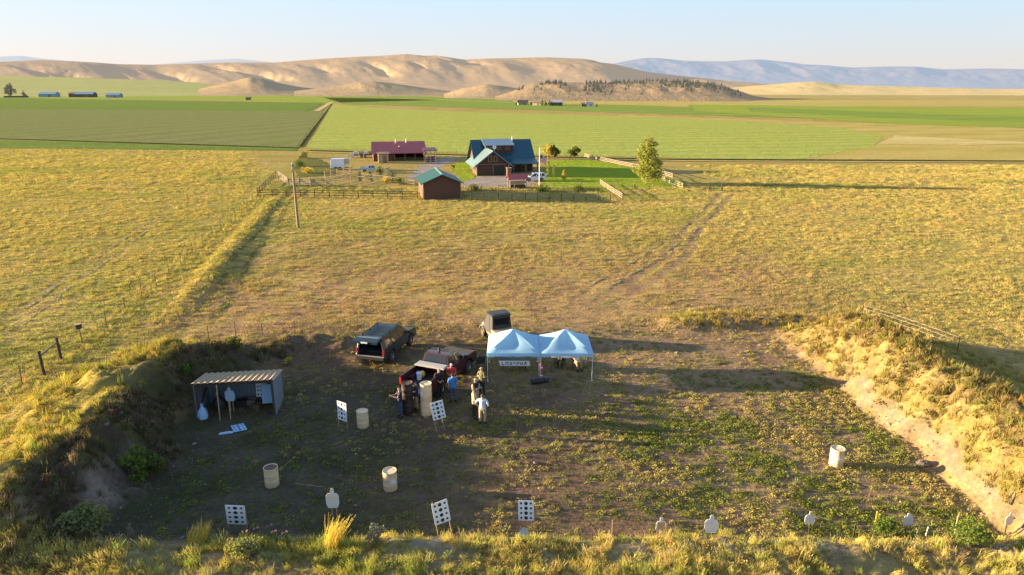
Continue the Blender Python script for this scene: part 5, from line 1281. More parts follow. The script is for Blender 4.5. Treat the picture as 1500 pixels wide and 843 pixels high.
# ------------------------------------------------------------------ people
def person(label, loc, rz, arms='down', shirt='navy', trousers='jeans', shoes='black', sleeves='short', head='hair', headcol='hairdark', H=1.75, pose='stand', vest=None, lean=0, group=None, look=0):
    k = H/1.75
    sit = pose == 'sit'
    V = []; E = []; Rr = []; REG = []
    def v(p, r, parent=None, reg='torso'):
        V.append(tuple(q*k for q in p)); Rr.append((r[0]*k, r[1]*k) if isinstance(r, tuple) else (r*k, r*k)); REG.append(reg)
        if parent is not None: E.append((parent, len(V)-1))
        return len(V)-1
    dz = -.46 if sit else 0
    L_ = lambda y, z: (y-lean*(z-.95), z)          # lean forward (face is -Y)
    pel = v((0, 0, .95+dz), (.150, .115), None, 'hip')
    sp_ = v((0, L_(.0, 1.12)[0], 1.12+dz), (.140, .105), pel)
    ch = v((0, L_(.005, 1.32)[0], 1.32+dz), (.165, .118), sp_)
    nb = v((0, L_(.015, 1.46)[0], 1.46+dz), (.085, .075), ch)
    nk = v((0, L_(.0, 1.53)[0], 1.53+dz), .056, nb, 'skin')
    hd = v((0, L_(-.012, 1.62)[0], 1.62+dz), (.074, .090), nk, 'head')
    ht = v((0, L_(-.006, 1.71)[0], 1.705+dz), (.062, .076), hd, 'head')
    hands = []
    for s in (-1, 1):
        sy = L_(.01, 1.42)[0]
        sh = v((s*.185, sy, 1.415+dz), .066, ch, 'torso')
        if arms == 'down': el, wr = (s*.235, sy+.03, 1.13), (s*.235, sy-.05, .89)
        elif arms == 'crossed': el, wr = (s*.255, sy-.06, 1.17), (-s*.06, sy-.23, 1.20)
        elif arms == 'forward': el, wr = (s*.22, sy-.16, 1.24), (s*.07, sy-.40, 1.30)
        elif arms == 'hips': el, wr = (s*.37, sy+.06, 1.18), (s*.20, sy-.03, 1.0)
        elif arms == 'hold': el, wr = (s*.235, sy-.02, 1.14), (s*.08, sy-.24, 1.08)
        elif arms == 'one_up': el, wr = ((s*.24, sy+.02, 1.14), (s*.22, sy-.12, .95)) if s < 0 else ((.30, sy-.14, 1.28), (.12, sy-.27, 1.50))
        elif arms == 'lap': el, wr = (s*.24, sy-.03, 1.15), (s*.10, sy-.26, 1.05)
        up = v((sum((sh_, e_))/2 if False else (s*.185+el[0])/2, (sy+el[1])/2, (1.415+el[2])/2+dz), .052, sh, 'uparm')
        e = v((el[0], el[1], el[2]+dz), .043, up, 'forearm'); fm = v(tuple((el[i]+wr[i])/2+(dz if i == 2 else 0) for i in range(3)), .038, e, 'forearm')
        wv = v((wr[0], wr[1], wr[2]+dz), .027, fm, 'skin')
        d = (Vector(wr)-Vector(el)).normalized(); pm = Vector(wr)+d*.075
        v((pm.x, pm.y, pm.z+dz), (.036, .022), wv, 'skin')
        hands.append((Vector((wr[0], wr[1], wr[2]+dz)), d, s))
    for s in (-1, 1):
        if not sit:
            hp = v((s*.095, 0, .88), .098, pel, 'hip'); kn = v((s*.115, -.015+.02*s, .50), .062, hp, 'leg'); cf = v((s*.12, .02+.02*s, .33), .056, kn, 'leg')
            an = v((s*.125, .03+.02*s, .09), .040, cf, 'shoe'); v((s*.15, -.14+.02*s, .035), (.045, .034), an, 'shoe')
        else:
            hp = v((s*.10, -.04, .46), .095, pel, 'hip'); kn = v((s*.13, -.43, .47), .064, hp, 'leg'); cf = v((s*.13, -.46, .28), .055, kn, 'leg')
            an = v((s*.13, -.44, .08), .040, cf, 'shoe'); v((s*.15, -.60, .035), (.045, .034), an, 'shoe')
    me = bpy.data.meshes.new('person'); me.from_pydata(V, E, [])
    tmp = bpy.data.objects.new('tmp', me); COL.objects.link(tmp)
    md = tmp.modifiers.new('skin', 'SKIN'); md.use_smooth_shade = True
    for i, q in enumerate(me.skin_vertices[0].data): q.radius = Rr[i]; q.use_root = (i == 0)
    sb = tmp.modifiers.new('sub', 'SUBSURF'); sb.levels = 2; sb.render_levels = 2
    dg = bpy.context.evaluated_depsgraph_get(); ev = tmp.evaluated_get(dg); m2 = bpy.data.meshes.new_from_object(ev)
    bpy.data.objects.remove(tmp); bpy.data.meshes.remove(me)
    co = np.array([q.co for q in m2.vertices]); no = np.array([q.normal for q in m2.vertices]); fs = [tuple(p.vertices) for p in m2.polygons]; bpy.data.meshes.remove(m2)
    # region of each vertex: nearest bone
    best = np.full(len(co), 1e9); reg = np.zeros(len(co), int); names = ['torso', 'hip', 'uparm', 'forearm', 'skin', 'head', 'leg', 'shoe']
    for (a, b_) in E:
        A = np.array(V[a]); B = np.array(V[b_]); AB = B-A; tt = np.clip(((co-A) @ AB)/(AB @ AB), 0, 1); dd = np.linalg.norm(co-(A+tt[:, None]*AB), axis=1)
        ra, rb = min(Rr[a]), min(Rr[b_]); dd = dd-(ra+(rb-ra)*tt)
        rn = np.where(tt > .5, names.index(REG[b_]), names.index(REG[a])) if REG[b_] != 'uparm' else np.full(len(co), names.index('uparm'))
        if REG[b_] == 'head': rn = np.full(len(co), names.index('head'))
        m = dd < best; best = np.where(m, dd, best); reg = np.where(m, rn, reg)
    b = MB(); b.add(co.tolist(), fs)
    # fingers and thumb, ears, nose, eyes, all in the one body mesh
    for w_, d, s in hands:
        side = d.cross(Vector((0, 0, 1))); side = (side if side.length > .3 else Vector((1, 0, 0))).normalized(); nrm = side.cross(d).normalized()
        root = w_+d*.085*k
        for j, L in enumerate((.068, .078, .072, .056)):
            o = root+side*(.026-.0175*j)*k; m_ = o+d*L*.55*k+nrm*.006; e_ = o+d*L*.95*k-nrm*.018*k
            b.tube(o-d*.02*k, m_, .0088*k, .008*k, 6); b.tube(m_, e_, .008*k, .006*k, 6)
        o = w_+d*.035*k+side*.026*k; m_ = o+(d*.6+side*.8).normalized()*.034*k; e_ = m_+(d*.95+side*.3).normalized()*.03*k
        b.tube(o-side*.012*k, m_, .011*k, .010*k, 6); b.tube(m_, e_, .010*k, .007*k, 6)
    hc = Vector(V[hd])
    b.add([hc+Vector(p)*k for p in ((-.014, -.082, -.012), (.014, -.082, -.012), (0, -.108, -.010), (0, -.084, .028))], [(0, 1, 2), (0, 2, 3), (1, 3, 2)])
    for s in (-1, 1):
        b.ell(hc+Vector((s*.076, .008, .005))*k, (.012*k, .022*k, .032*k), 8)
        b.ell(hc+Vector((s*.030, -.079, .030))*k, (.012*k, .008*k, .007*k), 6, 1)
    b.box(hc+Vector((0, -.083, -.042))*k, (.04*k, .008*k, .008*k), 2)
    body = b.build('person', [M['skin'], C['black'], C['red']], None, True, 0, 80)
    # clothing shells follow the body
    def shell(nm, regs, mat, off, zlo=-9, zhi=9):
        R_ = [names.index(q) for q in regs]; ok = np.isin(reg, R_) & (co[:, 2] > zlo*k) & (co[:, 2] < zhi*k)
        keep = [f for f in fs if sum(ok[list(f)]) >= (3 if len(f) > 3 else 2)]
        if not keep: return
        used = sorted({i for f in keep for i in f}); ix = {q: n_ for n_, q in enumerate(used)}
        fold = .006*np.sin(co[:, 2]*40+co[:, 0]*25)
        P = co+no*(off*k+fold[:, None]*.6)
        bb = MB(); bb.add(P[used].tolist(), [tuple(ix[i] for i in f) for f in keep])
        return bb.build(nm, mat, body, True, 0, 80)
    sr = ['torso', 'uparm']+(['forearm'] if sleeves == 'long' else [])
    shell('trousers', ['hip', 'leg'] if trousers != 'shorts' else ['hip'], C[trousers], .014)
    shell('shirt', sr+['hip'], C[shirt], .018, (.90+dz) if not sit else .50)
    shell('shoe', ['shoe'], C[shoes], .010)
    if vest: shell('vest', ['torso'], C[vest], .034, (1.0+dz))
    # hair or cap
    okh = (reg == names.index('head')) & ((co[:, 2] > hc.z+.045*k) | ((co[:, 1] > hc.y+.02*k) & (co[:, 2] > hc.z-.03*k)))
    keep = [f for f in fs if all(okh[list(f)])]
    if keep:
        used = sorted({i for f in keep for i in f}); ix = {q: n_ for n_, q in enumerate(used)}; P = co+no*.016*k
        bb = MB(); bb.add(P[used].tolist(), [tuple(ix[i] for i in f) for f in keep])
        if head == 'cap':
            bb.add([hc+Vector(p)*k for p in ((-.07, -.075, .062), (.07, -.075, .062), (.06, -.16, .048), (0, -.185, .044), (-.06, -.16, .048))], [(0, 1, 2, 3, 4)])
        if head == 'hat':
            bb.lathe([(.08*k, .06*k), (.175*k, .045*k), (.18*k, .05*k), (.085*k, .075*k)], 18, 0, None, hc)
        bb.build('cap' if head == 'cap' else 'hat' if head == 'hat' else 'hair', C[headcol], body, True, 0, 80)
    body.location = loc; body.rotation_euler = (0, 0, rz)
    tag(body, label, 'person', group)
    return body
def stand(px, py, *a, **kw):
    q = at(px, py); return q-Vector((0, 0, .005))
person('person in navy shirt and blue jeans left of the dark barrel stack', stand(587, 612), R(-70), 'forward', 'navy', 'jeans', head='hair', headcol='brown')
person('person in navy shirt and khaki trousers between the two barrel stacks', stand(610, 603), R(-60), 'forward', 'navy', 'khaki', head='cap', headcol='black')
person('person in long black clothes with a pale cap, behind the tan barrel stack', stand(644, 583), R(20), 'hold', 'black', 'black', sleeves='long', head='cap', headcol='grey', H=1.78)
person('person in a red shirt and white cap behind the person in blue', stand(662, 574), R(5), 'hold', 'red', 'khaki', head='cap', headcol='white')
person('person in a bright blue shirt and jeans standing before the red shirt', stand(664, 590), R(185), 'down', 'blue', 'jeans', head='hair', headcol='hairdark')
person('person with crossed arms, pale shirt and black vest in the right group', stand(697, 598), R(50), 'crossed', 'stone', 'stone', sleeves='long', head='cap', headcol='stone', vest='black')
person('person in dark trousers and olive top at the back of the right group', stand(706, 580), R(-40), 'crossed', 'olive', 'black', head='cap', headcol='tan')
person('person in a tan shirt and black trousers at the front of the right group', stand(695, 614), R(100), 'hold', 'tan', 'black', head='hair', headcol='brown', sleeves='long')
person('person in pale blue shirt and tan trousers nearest the camera, seen from behind', stand(707, 622), R(165), 'hips', 'paleblue', 'tan', head='hair', headcol='brown', H=1.70)
person('person dressed in white sitting under the right canopy', (CH1[0], CH1[1], gz(*CH1)), R(15), 'lap', 'white', 'khaki', head='cap', headcol='brown', pose='sit')
person('person dressed in black sitting under the right canopy', (CH2[0], CH2[1], gz(*CH2)), R(-10), 'lap', 'black', 'black', head='hair', headcol='hairdark', pose='sit')

# ------------------------------------------------------------------ fences near the range
def fence(name, label, posts, ph, postmat, wires, wiremat, wr=.006, square=.0, rails=None, cat='fence', fixed=None):
    """posts: world points; wires: heights"""
    o = Vector((posts[0][0], posts[0][1], 0)); o.z = gz(o.x, o.y) if o.y < 112 else 0
    t = thing(name, label, cat, o)
    P = [Vector((p[0], p[1], (gz(p[0], p[1]) if p[1] < 112 else 0)))-o for p in posts]
    for i, p in enumerate(P):
        b = MB(); h = ph*random.uniform(.93, 1.07); lx, ly = random.uniform(-.04, .04), random.uniform(-.04, .04)
        if square: b.tube(p-Vector((0, 0, .3)), p+Vector((lx, ly, h)), square/2, square/2.1, 8)
        else:
            b.bar(p-Vector((0, 0, .3)), p+Vector((lx, ly, h)), .045, .012); b.bar(p-Vector((0, 0, .3)), p+Vector((lx, ly, h)), .012, .045)
        b.build('post', postmat, t)
    for hz_ in wires:
        b = MB()
        for a, c in zip(P[:-1], P[1:]): b.tube(a+Vector((0, 0, hz_)), c+Vector((0, 0, hz_)), wr, wr, 5, 0, False)
        b.build('wire', wiremat, t)
    for hz_, (rw, rh) in (rails or []):
        for a, c in zip(P[:-1], P[1:]):
            b = MB(); b.bar(a+Vector((0, 0, hz_+random.uniform(-.02, .02))), c+Vector((0, 0, hz_+random.uniform(-.02, .02))), rw, rh); b.build('rail', postmat, t)
    return t
def line_posts(a, b, step):
    a = Vector(a); b = Vector(b); n = max(1, round((b-a).length/step)); return [tuple(a+(b-a)*i/n) for i in range(n+1)]
fence('wire_fence', 'wire fence on thin steel posts running up the left pasture', line_posts((-28.1, 31.5), (-28.2, 36.2), 3.6)+line_posts((-28.9, 46.0), (-31.2, 60), 4.0)+line_posts((-32, 64), (-40, 107), 4.5), 1.25, M['tpost'], (.4, .75, 1.1), M['wire'])
t = thing('brace_posts', 'two thick wood posts joined by a rail in the left fence line', 'fence brace', at(65, 550))
P1 = at(65, 550); P2 = at(90, 528)
for P_ in (P1, P2):
    b = MB(); b.tube(P_-P1-Vector((0, 0, .3)), P_-P1+Vector((-.05, 0, 1.55)), .10, .09, 10); b.build('post', M['darkwood'], t, True)
b = MB(); b.tube(Vector((-.05, 0, 1.22)), P2-P1+Vector((-.05, 0, 1.22)), .06, .055, 8); b.build('rail', M['greywood'], t, True)
t = thing('bird_house', 'small dark bird box on a thin post beside the wood brace posts', 'bird box', at(121, 503))
b = MB(); b.tube((0, 0, -.3), (-.05, 0, 1.05), .035, .03, 8); b.build('post', M['tpost'], t); b = MB(); b.box((-.05, 0, 1.17), (.26, .26, .28)); bx = b.build('box', M['darkwood'], t); b = MB(); b.add([(-.24, -.18, 1.30), (.14, -.18, 1.36), (.14, .18, 1.36), (-.24, .18, 1.30), (-.24, -.18, 1.33), (.14, -.18, 1.39), (.14, .18, 1.39), (-.24, .18, 1.33)], [(0, 1, 2, 3), (7, 6, 5, 4), (0, 4, 5, 1), (1, 5, 6, 2), (2, 6, 7, 3), (3, 7, 4, 0)]); b.build('roof', M['greywood'], bx)
fence('wire_fence', 'sagging wire fence on the shaded outer side of the right berm', [at(x, y).xy for x, y in ((1262, 466), (1300, 478), (1345, 494), (1402, 516), (1500, 557), (1580, 590))], 1.1, M['tpost'], (.45, .75, 1.0), M['palewood'], .012)
fence('wire_fence', 'short wire fence on thin posts behind the left end of the range', [at(x, y).xy for x, y in ((306, 497), (345, 492), (385, 494), (432, 490))], 1.0, M['tpost'], (.5, .9), M['wire'])

# ------------------------------------------------------------------ utility pole
t = thing('utility_pole', 'tall bare wooden utility pole standing alone in the pasture', 'pole', at(437, 334))
b = MB(); b.tube((0, 0, -.5), (-.05, 0, 7.7), .17, .115, 12); b.build('shaft', M['polewood'], t, True)
b = MB(); b.box((-.05, -.14, 6.9), (.30, .12, .22)); b.build('junction_box', M['steel'], t)
b = MB(); b.tube((-.05, 0, 7.68), (-.05, 0, 7.86), .14, .05, 10); b.box((-.05, -.02, 7.60), (.55, .10, .10)); b.build('cap', simple('green_cap', (.18, .30, .28), .5), t)
b = MB(); b.tube((.17, -.02, -.2), (.12, -.02, 3.0), .03, .03, 6); b.build('conduit', M['steel'], t)

# ------------------------------------------------------------------ ranch
PSI = R(12.5)
def slab(b, p0, p1, p2, p3, th):
    P = [Vector(p) for p in (p0, p1, p2, p3)]; n = (P[1]-P[0]).cross(P[3]-P[0]).normalized()
    if n.z < 0: n = -n
    b.add([p-n*th for p in P]+P, [(0, 1, 2, 3), (7, 6, 5, 4), (0, 4, 5, 1), (1, 5, 6, 2), (2, 6, 7, 3), (3, 7, 4, 0)])
def gable_walls(b, x0, x1, y0, y1, eave, ridge, axis, floor=-.2):
    if axis == 'x':
        ym = (y0+y1)/2; b.add([(x0, y0, floor), (x1, y0, floor), (x1, y1, floor), (x0, y1, floor), (x0, y0, eave), (x1, y0, eave), (x1, y1, eave), (x0, y1, eave), (x0, ym, ridge), (x1, ym, ridge)],
              [(0, 1, 5, 4), (2, 3, 7, 6), (0, 4, 8, 7, 3), (1, 2, 6, 9, 5), (4, 5, 9, 8), (7, 8, 9, 6)])
    else:
        xm = (x0+x1)/2; b.add([(x0, y0, floor), (x1, y0, floor), (x1, y1, floor), (x0, y1, floor), (x0, y0, eave), (x1, y0, eave), (x1, y1, eave), (x0, y1, eave), (xm, y0, ridge), (xm, y1, ridge)],
              [(0, 1, 5, 8, 4), (2, 3, 7, 9, 6), (0, 4, 7, 3), (1, 2, 6, 5), (4, 8, 9, 7), (8, 5, 6, 9)])
def gable_roof(b, x0, x1, y0, y1, eave, ridge, axis, ov=.5, th=.14, lift=.16, go=.5):
    if axis == 'x':
        ym = (y0+y1)/2; s = (ridge-eave)/(ym-y0); ez = eave-s*ov+lift; rz_ = ridge+lift
        slab(b, (x0-go, y0-ov, ez), (x1+go, y0-ov, ez), (x1+go, ym, rz_), (x0-go, ym, rz_), th); slab(b, (x0-go, ym, rz_), (x1+go, ym, rz_), (x1+go, y1+ov, ez), (x0-go, y1+ov, ez), th)
    else:
        xm = (x0+x1)/2; s = (ridge-eave)/(xm-x0); ez = eave-s*ov+lift; rz_ = ridge+lift
        slab(b, (x0-ov, y0-go, ez), (xm, y0-go, rz_), (xm, y1+go, rz_), (x0-ov, y1+go, ez), th); slab(b, (xm, y0-go, rz_), (x1+ov, y0-go, ez), (x1+ov, y1+go, ez), (xm, y1+go, rz_), th)
def win(parent, c, w, h, face='y', frame=None):
    d = .05; f = MB(); g = MB()
    def bx(B, u, z, du, dz, dd): B.box((c[0]+(u if face == 'y' else 0), c[1]+(u if face != 'y' else 0), c[2]+z), (du if face == 'y' else dd, dd if face == 'y' else du, dz))
    bx(f, 0, h/2, w+.12, .09, .09); bx(f, 0, -h/2, w+.12, .09, .11); bx(f, -w/2, 0, .09, h-.09, .09); bx(f, w/2, 0, .09, h-.09, .09)
    fo = f.build('window', frame or M['timber'], parent); bx(g, 0, 0, w-.08, h-.08, .04); g.build('pane', M['glass'], fo)
def fpz(px, py): return at(px, py, 0, False)

# red roofed barn
bp = fpz(586, 236.5); barn = thing('barn', 'long low barn with a red metal roof and open dark front', 'barn', bp, PSI)
b = MB(); x0, x1, y0, y1 = -6.0, 6.0, .6, 9.5
b.box((0, y1, 1.0), (12, .15, 2.3)); b.box((x0, (y0+y1)/2, 1.0), (.15, y1-y0-.16, 2.3)); b.box((x1, (y0+y1)/2, 1.0), (.15, y1-y0-.16, 2.3)); b.box((-3.6, y0, 1.0), (4.6, .15, 2.3)); b.box((-1.3, 4.5, 1.0), (.12, 7.6, 2.3))
for x in (x0, x1): b.add([(x-.06, y0, 2.15), (x-.06, y1, 2.15), (x-.06, (y0+y1)/2, 4.15), (x+.06, y0, 2.15), (x+.06, y1, 2.15), (x+.06, (y0+y1)/2, 4.15)], [(0, 1, 2), (5, 4, 3), (0, 3, 4, 1), (1, 4, 5, 2), (2, 5, 3, 0)])
b.build('wall', M['barnsiding'], barn)
b = MB(); gable_roof(b, x0, x1, y0, y1, 2.15, 4.1, 'x', .9, .12, .12, .35); b.build('roof', M['redroof'], barn)
for x in (-1.2, 1.2, 3.6, 5.9):
    b = MB(); b.box((x, y0-.2, 1.1), (.18, .18, 2.4)); b.build('post', M['timber'], barn)
for x, y in ((-.6, 4.0), (1.9, 4.4)):
    b = MB(); b.tube((x, y, 3.9), (x, y, 4.75), .10, .10, 8); b.tube((x, y, 4.70), (x, y, 4.85), .16, .05, 8); b.build('vent_pipe', M['white'], barn)
b = MB(); b.box((.15, 2.4, 3.22), (.25, .7, .16)); b.build('skylight', M['white'], barn)
q = fpz(562, 239.5); sh = thing('lean_to_shed', 'small sunlit tan board shed at the left front of the red roofed barn', 'shed', q, PSI)
b = MB(); b.box((0, 1.0, .95), (2.3, 2.0, 2.1)); b.build('wall', M['tansiding'], sh); b = MB(); slab(b, (-1.35, -.2, 2.15), (1.35, -.2, 2.15), (1.35, 2.2, 2.4), (-1.35, 2.2, 2.4), .1); b.build('roof', M['greywood'], sh); b = MB(); b.box((.3, -.02, .85), (.8, .06, 1.8)); b.build('door', M['timber'], sh)
q = fpz(631, 238.5); sh = thing('carport', 'small open carport with dark red roof right of the barn', 'carport', q, PSI)
for x in (-1.25, 0, 1.25):
    for y in (.1, 3.4):
        b = MB(); b.box((x, y, 1.25), (.14, .14, 2.9)); b.build('post', M['palewood'], sh)
b = MB(); slab(b, (-1.55, -.3, 2.75), (1.55, -.3, 2.75), (1.55, 3.8, 3.15), (-1.55, 3.8, 3.15), .12); b.build('roof', M['purpleroof'], sh)
b = MB(); [b.bar((-1.25, .1, z), (1.25, .1, z), .05, .12) for z in (.5, 1.0)]; b.build('rail', M['palewood'], sh)
b = MB(); b.box((.2, 2.2, .55), (1.6, 1.0, 1.3)); b.build('storage_bin', M['barnsiding'], sh)

# green roofed red shed
q = fpz(649, 292.5); gs = thing('garage_shed', 'windowless red brown shed with green metal gable roof, front of the ranch', 'shed', q+Vector((-.1, 0, 0)), PSI)
w = 2.85; D = 8.6
b = MB(); gable_walls(b, -w, w, 0, D, 2.55, 3.75, 'y'); b.build('wall', M['redsiding'], gs)
b = MB(); gable_roof(b, -w, w, 0, D, 2.55, 3.75, 'y', .45, .12, .12, .45); b.build('roof', M['greenroof'], gs)
b = MB(); b.bar((0, -.48, 3.90), (0, D+.48, 3.90), .22, .06); b.build('ridge_cap', simple('pale_green_ridge', (.3, .46, .40), .35, .2), gs)
for s in (-1, 1):
    b = MB(); b.box((s*(w-.02), -.015, 1.15), (.16, .07, 2.75)); b.build('corner_trim', M['timber'], gs)
b = MB(); b.box((-w-.03, 3.0, 1.0), (.05, 1.0, 2.0)); dd = b.build('door', M['timber'], gs); b = MB(); b.box((-w-.08, 3.4, 1.0), (.05, .06, .12)); b.build('handle', M['steel'], dd)

# the house
q = fpz(722, 257.5); hs = thing('ranch_house', 'large brown log house with teal metal roofs and a front gable wing', 'house', q, PSI)
T = M['tealroof']; TS = M['tealroofside']
b = MB(); gable_walls(b, -3.2, 3.2, .0, 5.2, 2.25, 4.7, 'y'); gable_walls(b, -2.3, 9.3, 5.0, 14.0, 2.3, 6.1, 'x'); b.build('wall', M['brownsiding'], hs)
b = MB(); gable_roof(b, -3.2, 3.2, 0, 9.0, 2.25, 4.7, 'y', .8, .14, .14, .7); b.build('wing_roof', TS, hs)
b = MB(); gable_roof(b, -2.3, 9.3, 5.0, 14.0, 2.3, 6.1, 'x', .9, .15, .14, .6); b.build('roof', T, hs)
# shed dormer
b = MB(); b.box((2.6, 7.35, 4.45), (5.6, 1.9, 1.75)); dm = b.build('dormer', M['brownsiding'], hs)
b = MB(); slab(b, (-.6, 5.9, 5.35), (5.7, 5.9, 5.35), (5.7, 9.5, 6.36), (-.6, 9.5, 6.36), .12); b.build('dormer_roof', simple('grey_metal_roof', (.22, .30, .34), .3, .3, 0, .1, 1), dm)
for x in (.9, 2.6, 4.3): win(dm, (x, 6.38, 4.75), .9, .6)
# porch on the right of the wing
b = MB(); slab(b, (3.3, 1.9, 1.95), (9.9, 1.9, 1.95), (9.9, 5.0, 2.62), (3.3, 5.0, 2.62), .13); b.build('porch_roof', T, hs)
for x in (4.6, 7.2, 9.6):
    b = MB(); b.box((x, 2.2, .85), (.2, .2, 2.1)); b.build('porch_post', M['timber'], hs)
b = MB(); b.box((6.6, 3.5, .05), (6.4, 3.2, .25)); b.build('porch_floor', M['timber'], hs)
for x in (-.55, .55): win(hs, (x, -.02, 3.25), .55, 1.0, 'y', M['palewood'])
b = MB(); b.box((1.25, -.03, 1.0), (2.2, .06, 2.1)); b.build('garage_door', M['black'], hs)
b = MB(); b.box((1.25, -.05, 2.12), (2.6, .10, .16)); [b.box((1.25+s*1.2, -.05, .95), (.16, .1, 2.1)) for s in (-1, 1)]; b.build('door_frame', M['timber'], hs)
b = MB(); b.box((-.4, -.08, 2.22), (6.3, .12, .14)); b.build('belly_board', M['timber'], hs)
for y in (1.4, 3.4): win(hs, (-3.22, y, 1.25), .9, 1.0, 'x', M['palewood'])
win(hs, (-2.32, 9.5, 4.2), 1.1, 1.0, 'x', M['palewood']); win(hs, (-2.32, 11.3, 1.2), 1.0, 1.1, 'x', M['palewood'])
for x in (5.4, 7.4): win(hs, (x, 4.98, 1.25), 1.0, 1.1)
b = MB(); b.box((-3.18, -.02, 1.1), (.22, .2, 2.4)); b.box((3.18, -.02, 1.1), (.22, .2, 2.4)); b.build('corner_post', M['palewood'], hs)
b = MB(); b.lathe([(0, 0), (.22, .03), (.40, .13)], 14, 0, Matrix.Rotation(R(65), 3, 'X'), (1.0, 3.4, 5.15)); b.tube((1.0, 3.5, 4.4), (1.0, 3.45, 5.15), .03, .03, 6); b.build('satellite_dish', M['white'], hs)
b = MB(); b.tube((5.8, 8.6, 5.6), (5.8, 8.6, 6.9), .10, .10, 8); b.tube((5.8, 8.6, 6.85), (5.8, 8.6, 7.0), .17, .06, 8); b.build('flue', M['steel'], hs)
q = fpz(746, 262.5); t = thing('chimney_stack', 'brown brick stub wall beside the small red roofed kiosk', 'wall', q, PSI); b = MB(); b.box((0, .3, .95), (.8, .6, 2.1)); b.build('brickwork', planks('brown_brick', (.26, .14, .09), 2, 6), t); b = MB(); b.box((0, .3, 2.05), (.95, .75, .12)); b.build('coping', M['concrete'], t)
# kiosk
q = fpz(759, 277); kk = thing('kiosk', 'small open shelter with a red roof beside the drive', 'shelter', q, PSI)
for x in (-1.35, 1.35):
    for y in (0, 1.9):
        b = MB(); b.box((x, y, .85), (.15, .15, 2.0)); b.build('post', M['palewood'], kk)
b = MB(); gable_roof(b, -1.5, 1.5, -.1, 2.0, 1.75, 2.35, 'x', .25, .1, .08, .25); b.build('roof', M['redroof'], kk)
b = MB(); b.box((0, 1.0, .45), (2.6, 1.5, .5)); b.build('hay_box', M['darkwood'], kk); b = MB(); b.box((0, .1, 1.15), (2.5, .08, .5)); b.build('side_board', M['tansiding'], kk)

# flag and pole
q = fpz(790, 272.5); t = thing('flagpole', 'tall white flagpole in front of the house', 'flagpole', q)
b = MB(); b.tube((0, 0, -.2), (0, 0, 6.6), .085, .055, 10); b.build('shaft', M['white'], t, True); b = MB(); b.ell((0, 0, 6.66), (.1, .1, .1), 8); b.build('finial', M['yellow'], t, True)
t = thing('flag', 'limp striped red and white flag hanging from the white flagpole', 'flag', q+Vector((.10, 0, 4.1)))
vs = []; fs = []
for i in range(9):
    for j in range(14):
        u = i/8; vv = j/13; vs.append((u*1.05, .10*math.sin(u*8+vv*2), 1.25*vv-.55*u*u))
A_ = [(i*14+j, (i+1)*14+j, (i+1)*14+j+1, i*14+j+1) for i in range(8) for j in range(13)]
b = MB(); b.add(vs, [f for f in A_ if (f[0] % 14) % 2 == 0 and not (f[0]//14 < 3 and f[0] % 14 >= 6)], 0); b.add(vs, [f for f in A_ if (f[0] % 14) % 2 == 1 and not (f[0]//14 < 3 and f[0] % 14 >= 6)], 1); b.build('stripes', [M['red'], M['white']], t)
b = MB(); b.add(vs, [f for f in A_ if f[0]//14 < 3 and f[0] % 14 >= 6]); b.build('canton', C['navy'], t)

# ranch vehicles
suv('white car parked on the drive at the right end of the house', fpz(783, 265.5), R(180)+PSI, M['carwhite'], False).scale = (.82, .82, .82)
pickup('pale blue pickup parked facing right near the white trailer', fpz(543, 252), R(8), M['carblue'], False, None, False).scale = (.72, .72, .72)
q = fpz(497, 249.5); tr = thing('horse_trailer', 'white box trailer standing in the corral', 'trailer', q, R(5))
b = MB(); b.box((-.35, .9, 1.35), (2.9, 1.7, 1.9)); b.build('box_body', M['carwhite'], tr, True, .08); b = MB(); b.box((1.5, .9, 1.75), (.8, 1.68, 1.1)); b.build('nose', M['steel'], tr, True, .08)
b = MB(); b.bar((1.1, .9, .42), (2.6, .9, .42), .12, .12); b.box((.0, .9, .40), (3.3, 1.5, .08)); b.build('drawbar', M['black'], tr)
for x in (-.7, .1):
    for s in (0, 1): wheel(tr, x, .05+1.7*s, .34, .2, M['rim'], -1 if s == 0 else 1)
q = fpz(533, 231.5); tr = thing('flatbed_trailer', 'flatbed trailer loaded with pale round bundles beside the barn', 'trailer', q, PSI)
b = MB(); b.box((0, .8, .62), (4.6, 1.7, .12)); b.build('deck', M['greywood'], tr)
for x in (-.5, .4):
    for s in (0, 1): wheel(tr, x, .05+1.5*s, .3, .2, M['rim'], -1 if s == 0 else 1)
for k, x in enumerate((-1.8, -.6, .6, 1.7)):
    b = MB(); b.lathe([(0, -.5), (.42, -.48), (.45, 0), (.42, .48), (0, .5)], 12, 0, Matrix.Rotation(math.pi/2, 3, 'Y'), (x, .8, 1.12)); b.build('bundle', M['tansiding'] if k % 2 else M['fadecard'], tr, True)
b = MB(); b.lathe([(.0, -.35), (.6, -.33), (.62, .33), (0, .35)], 16, 0, Matrix.Rotation(math.pi/2, 3, 'X'), (-2.9, .6, .62)); b.build('cable_reel', M['fadecard'], tr, True)

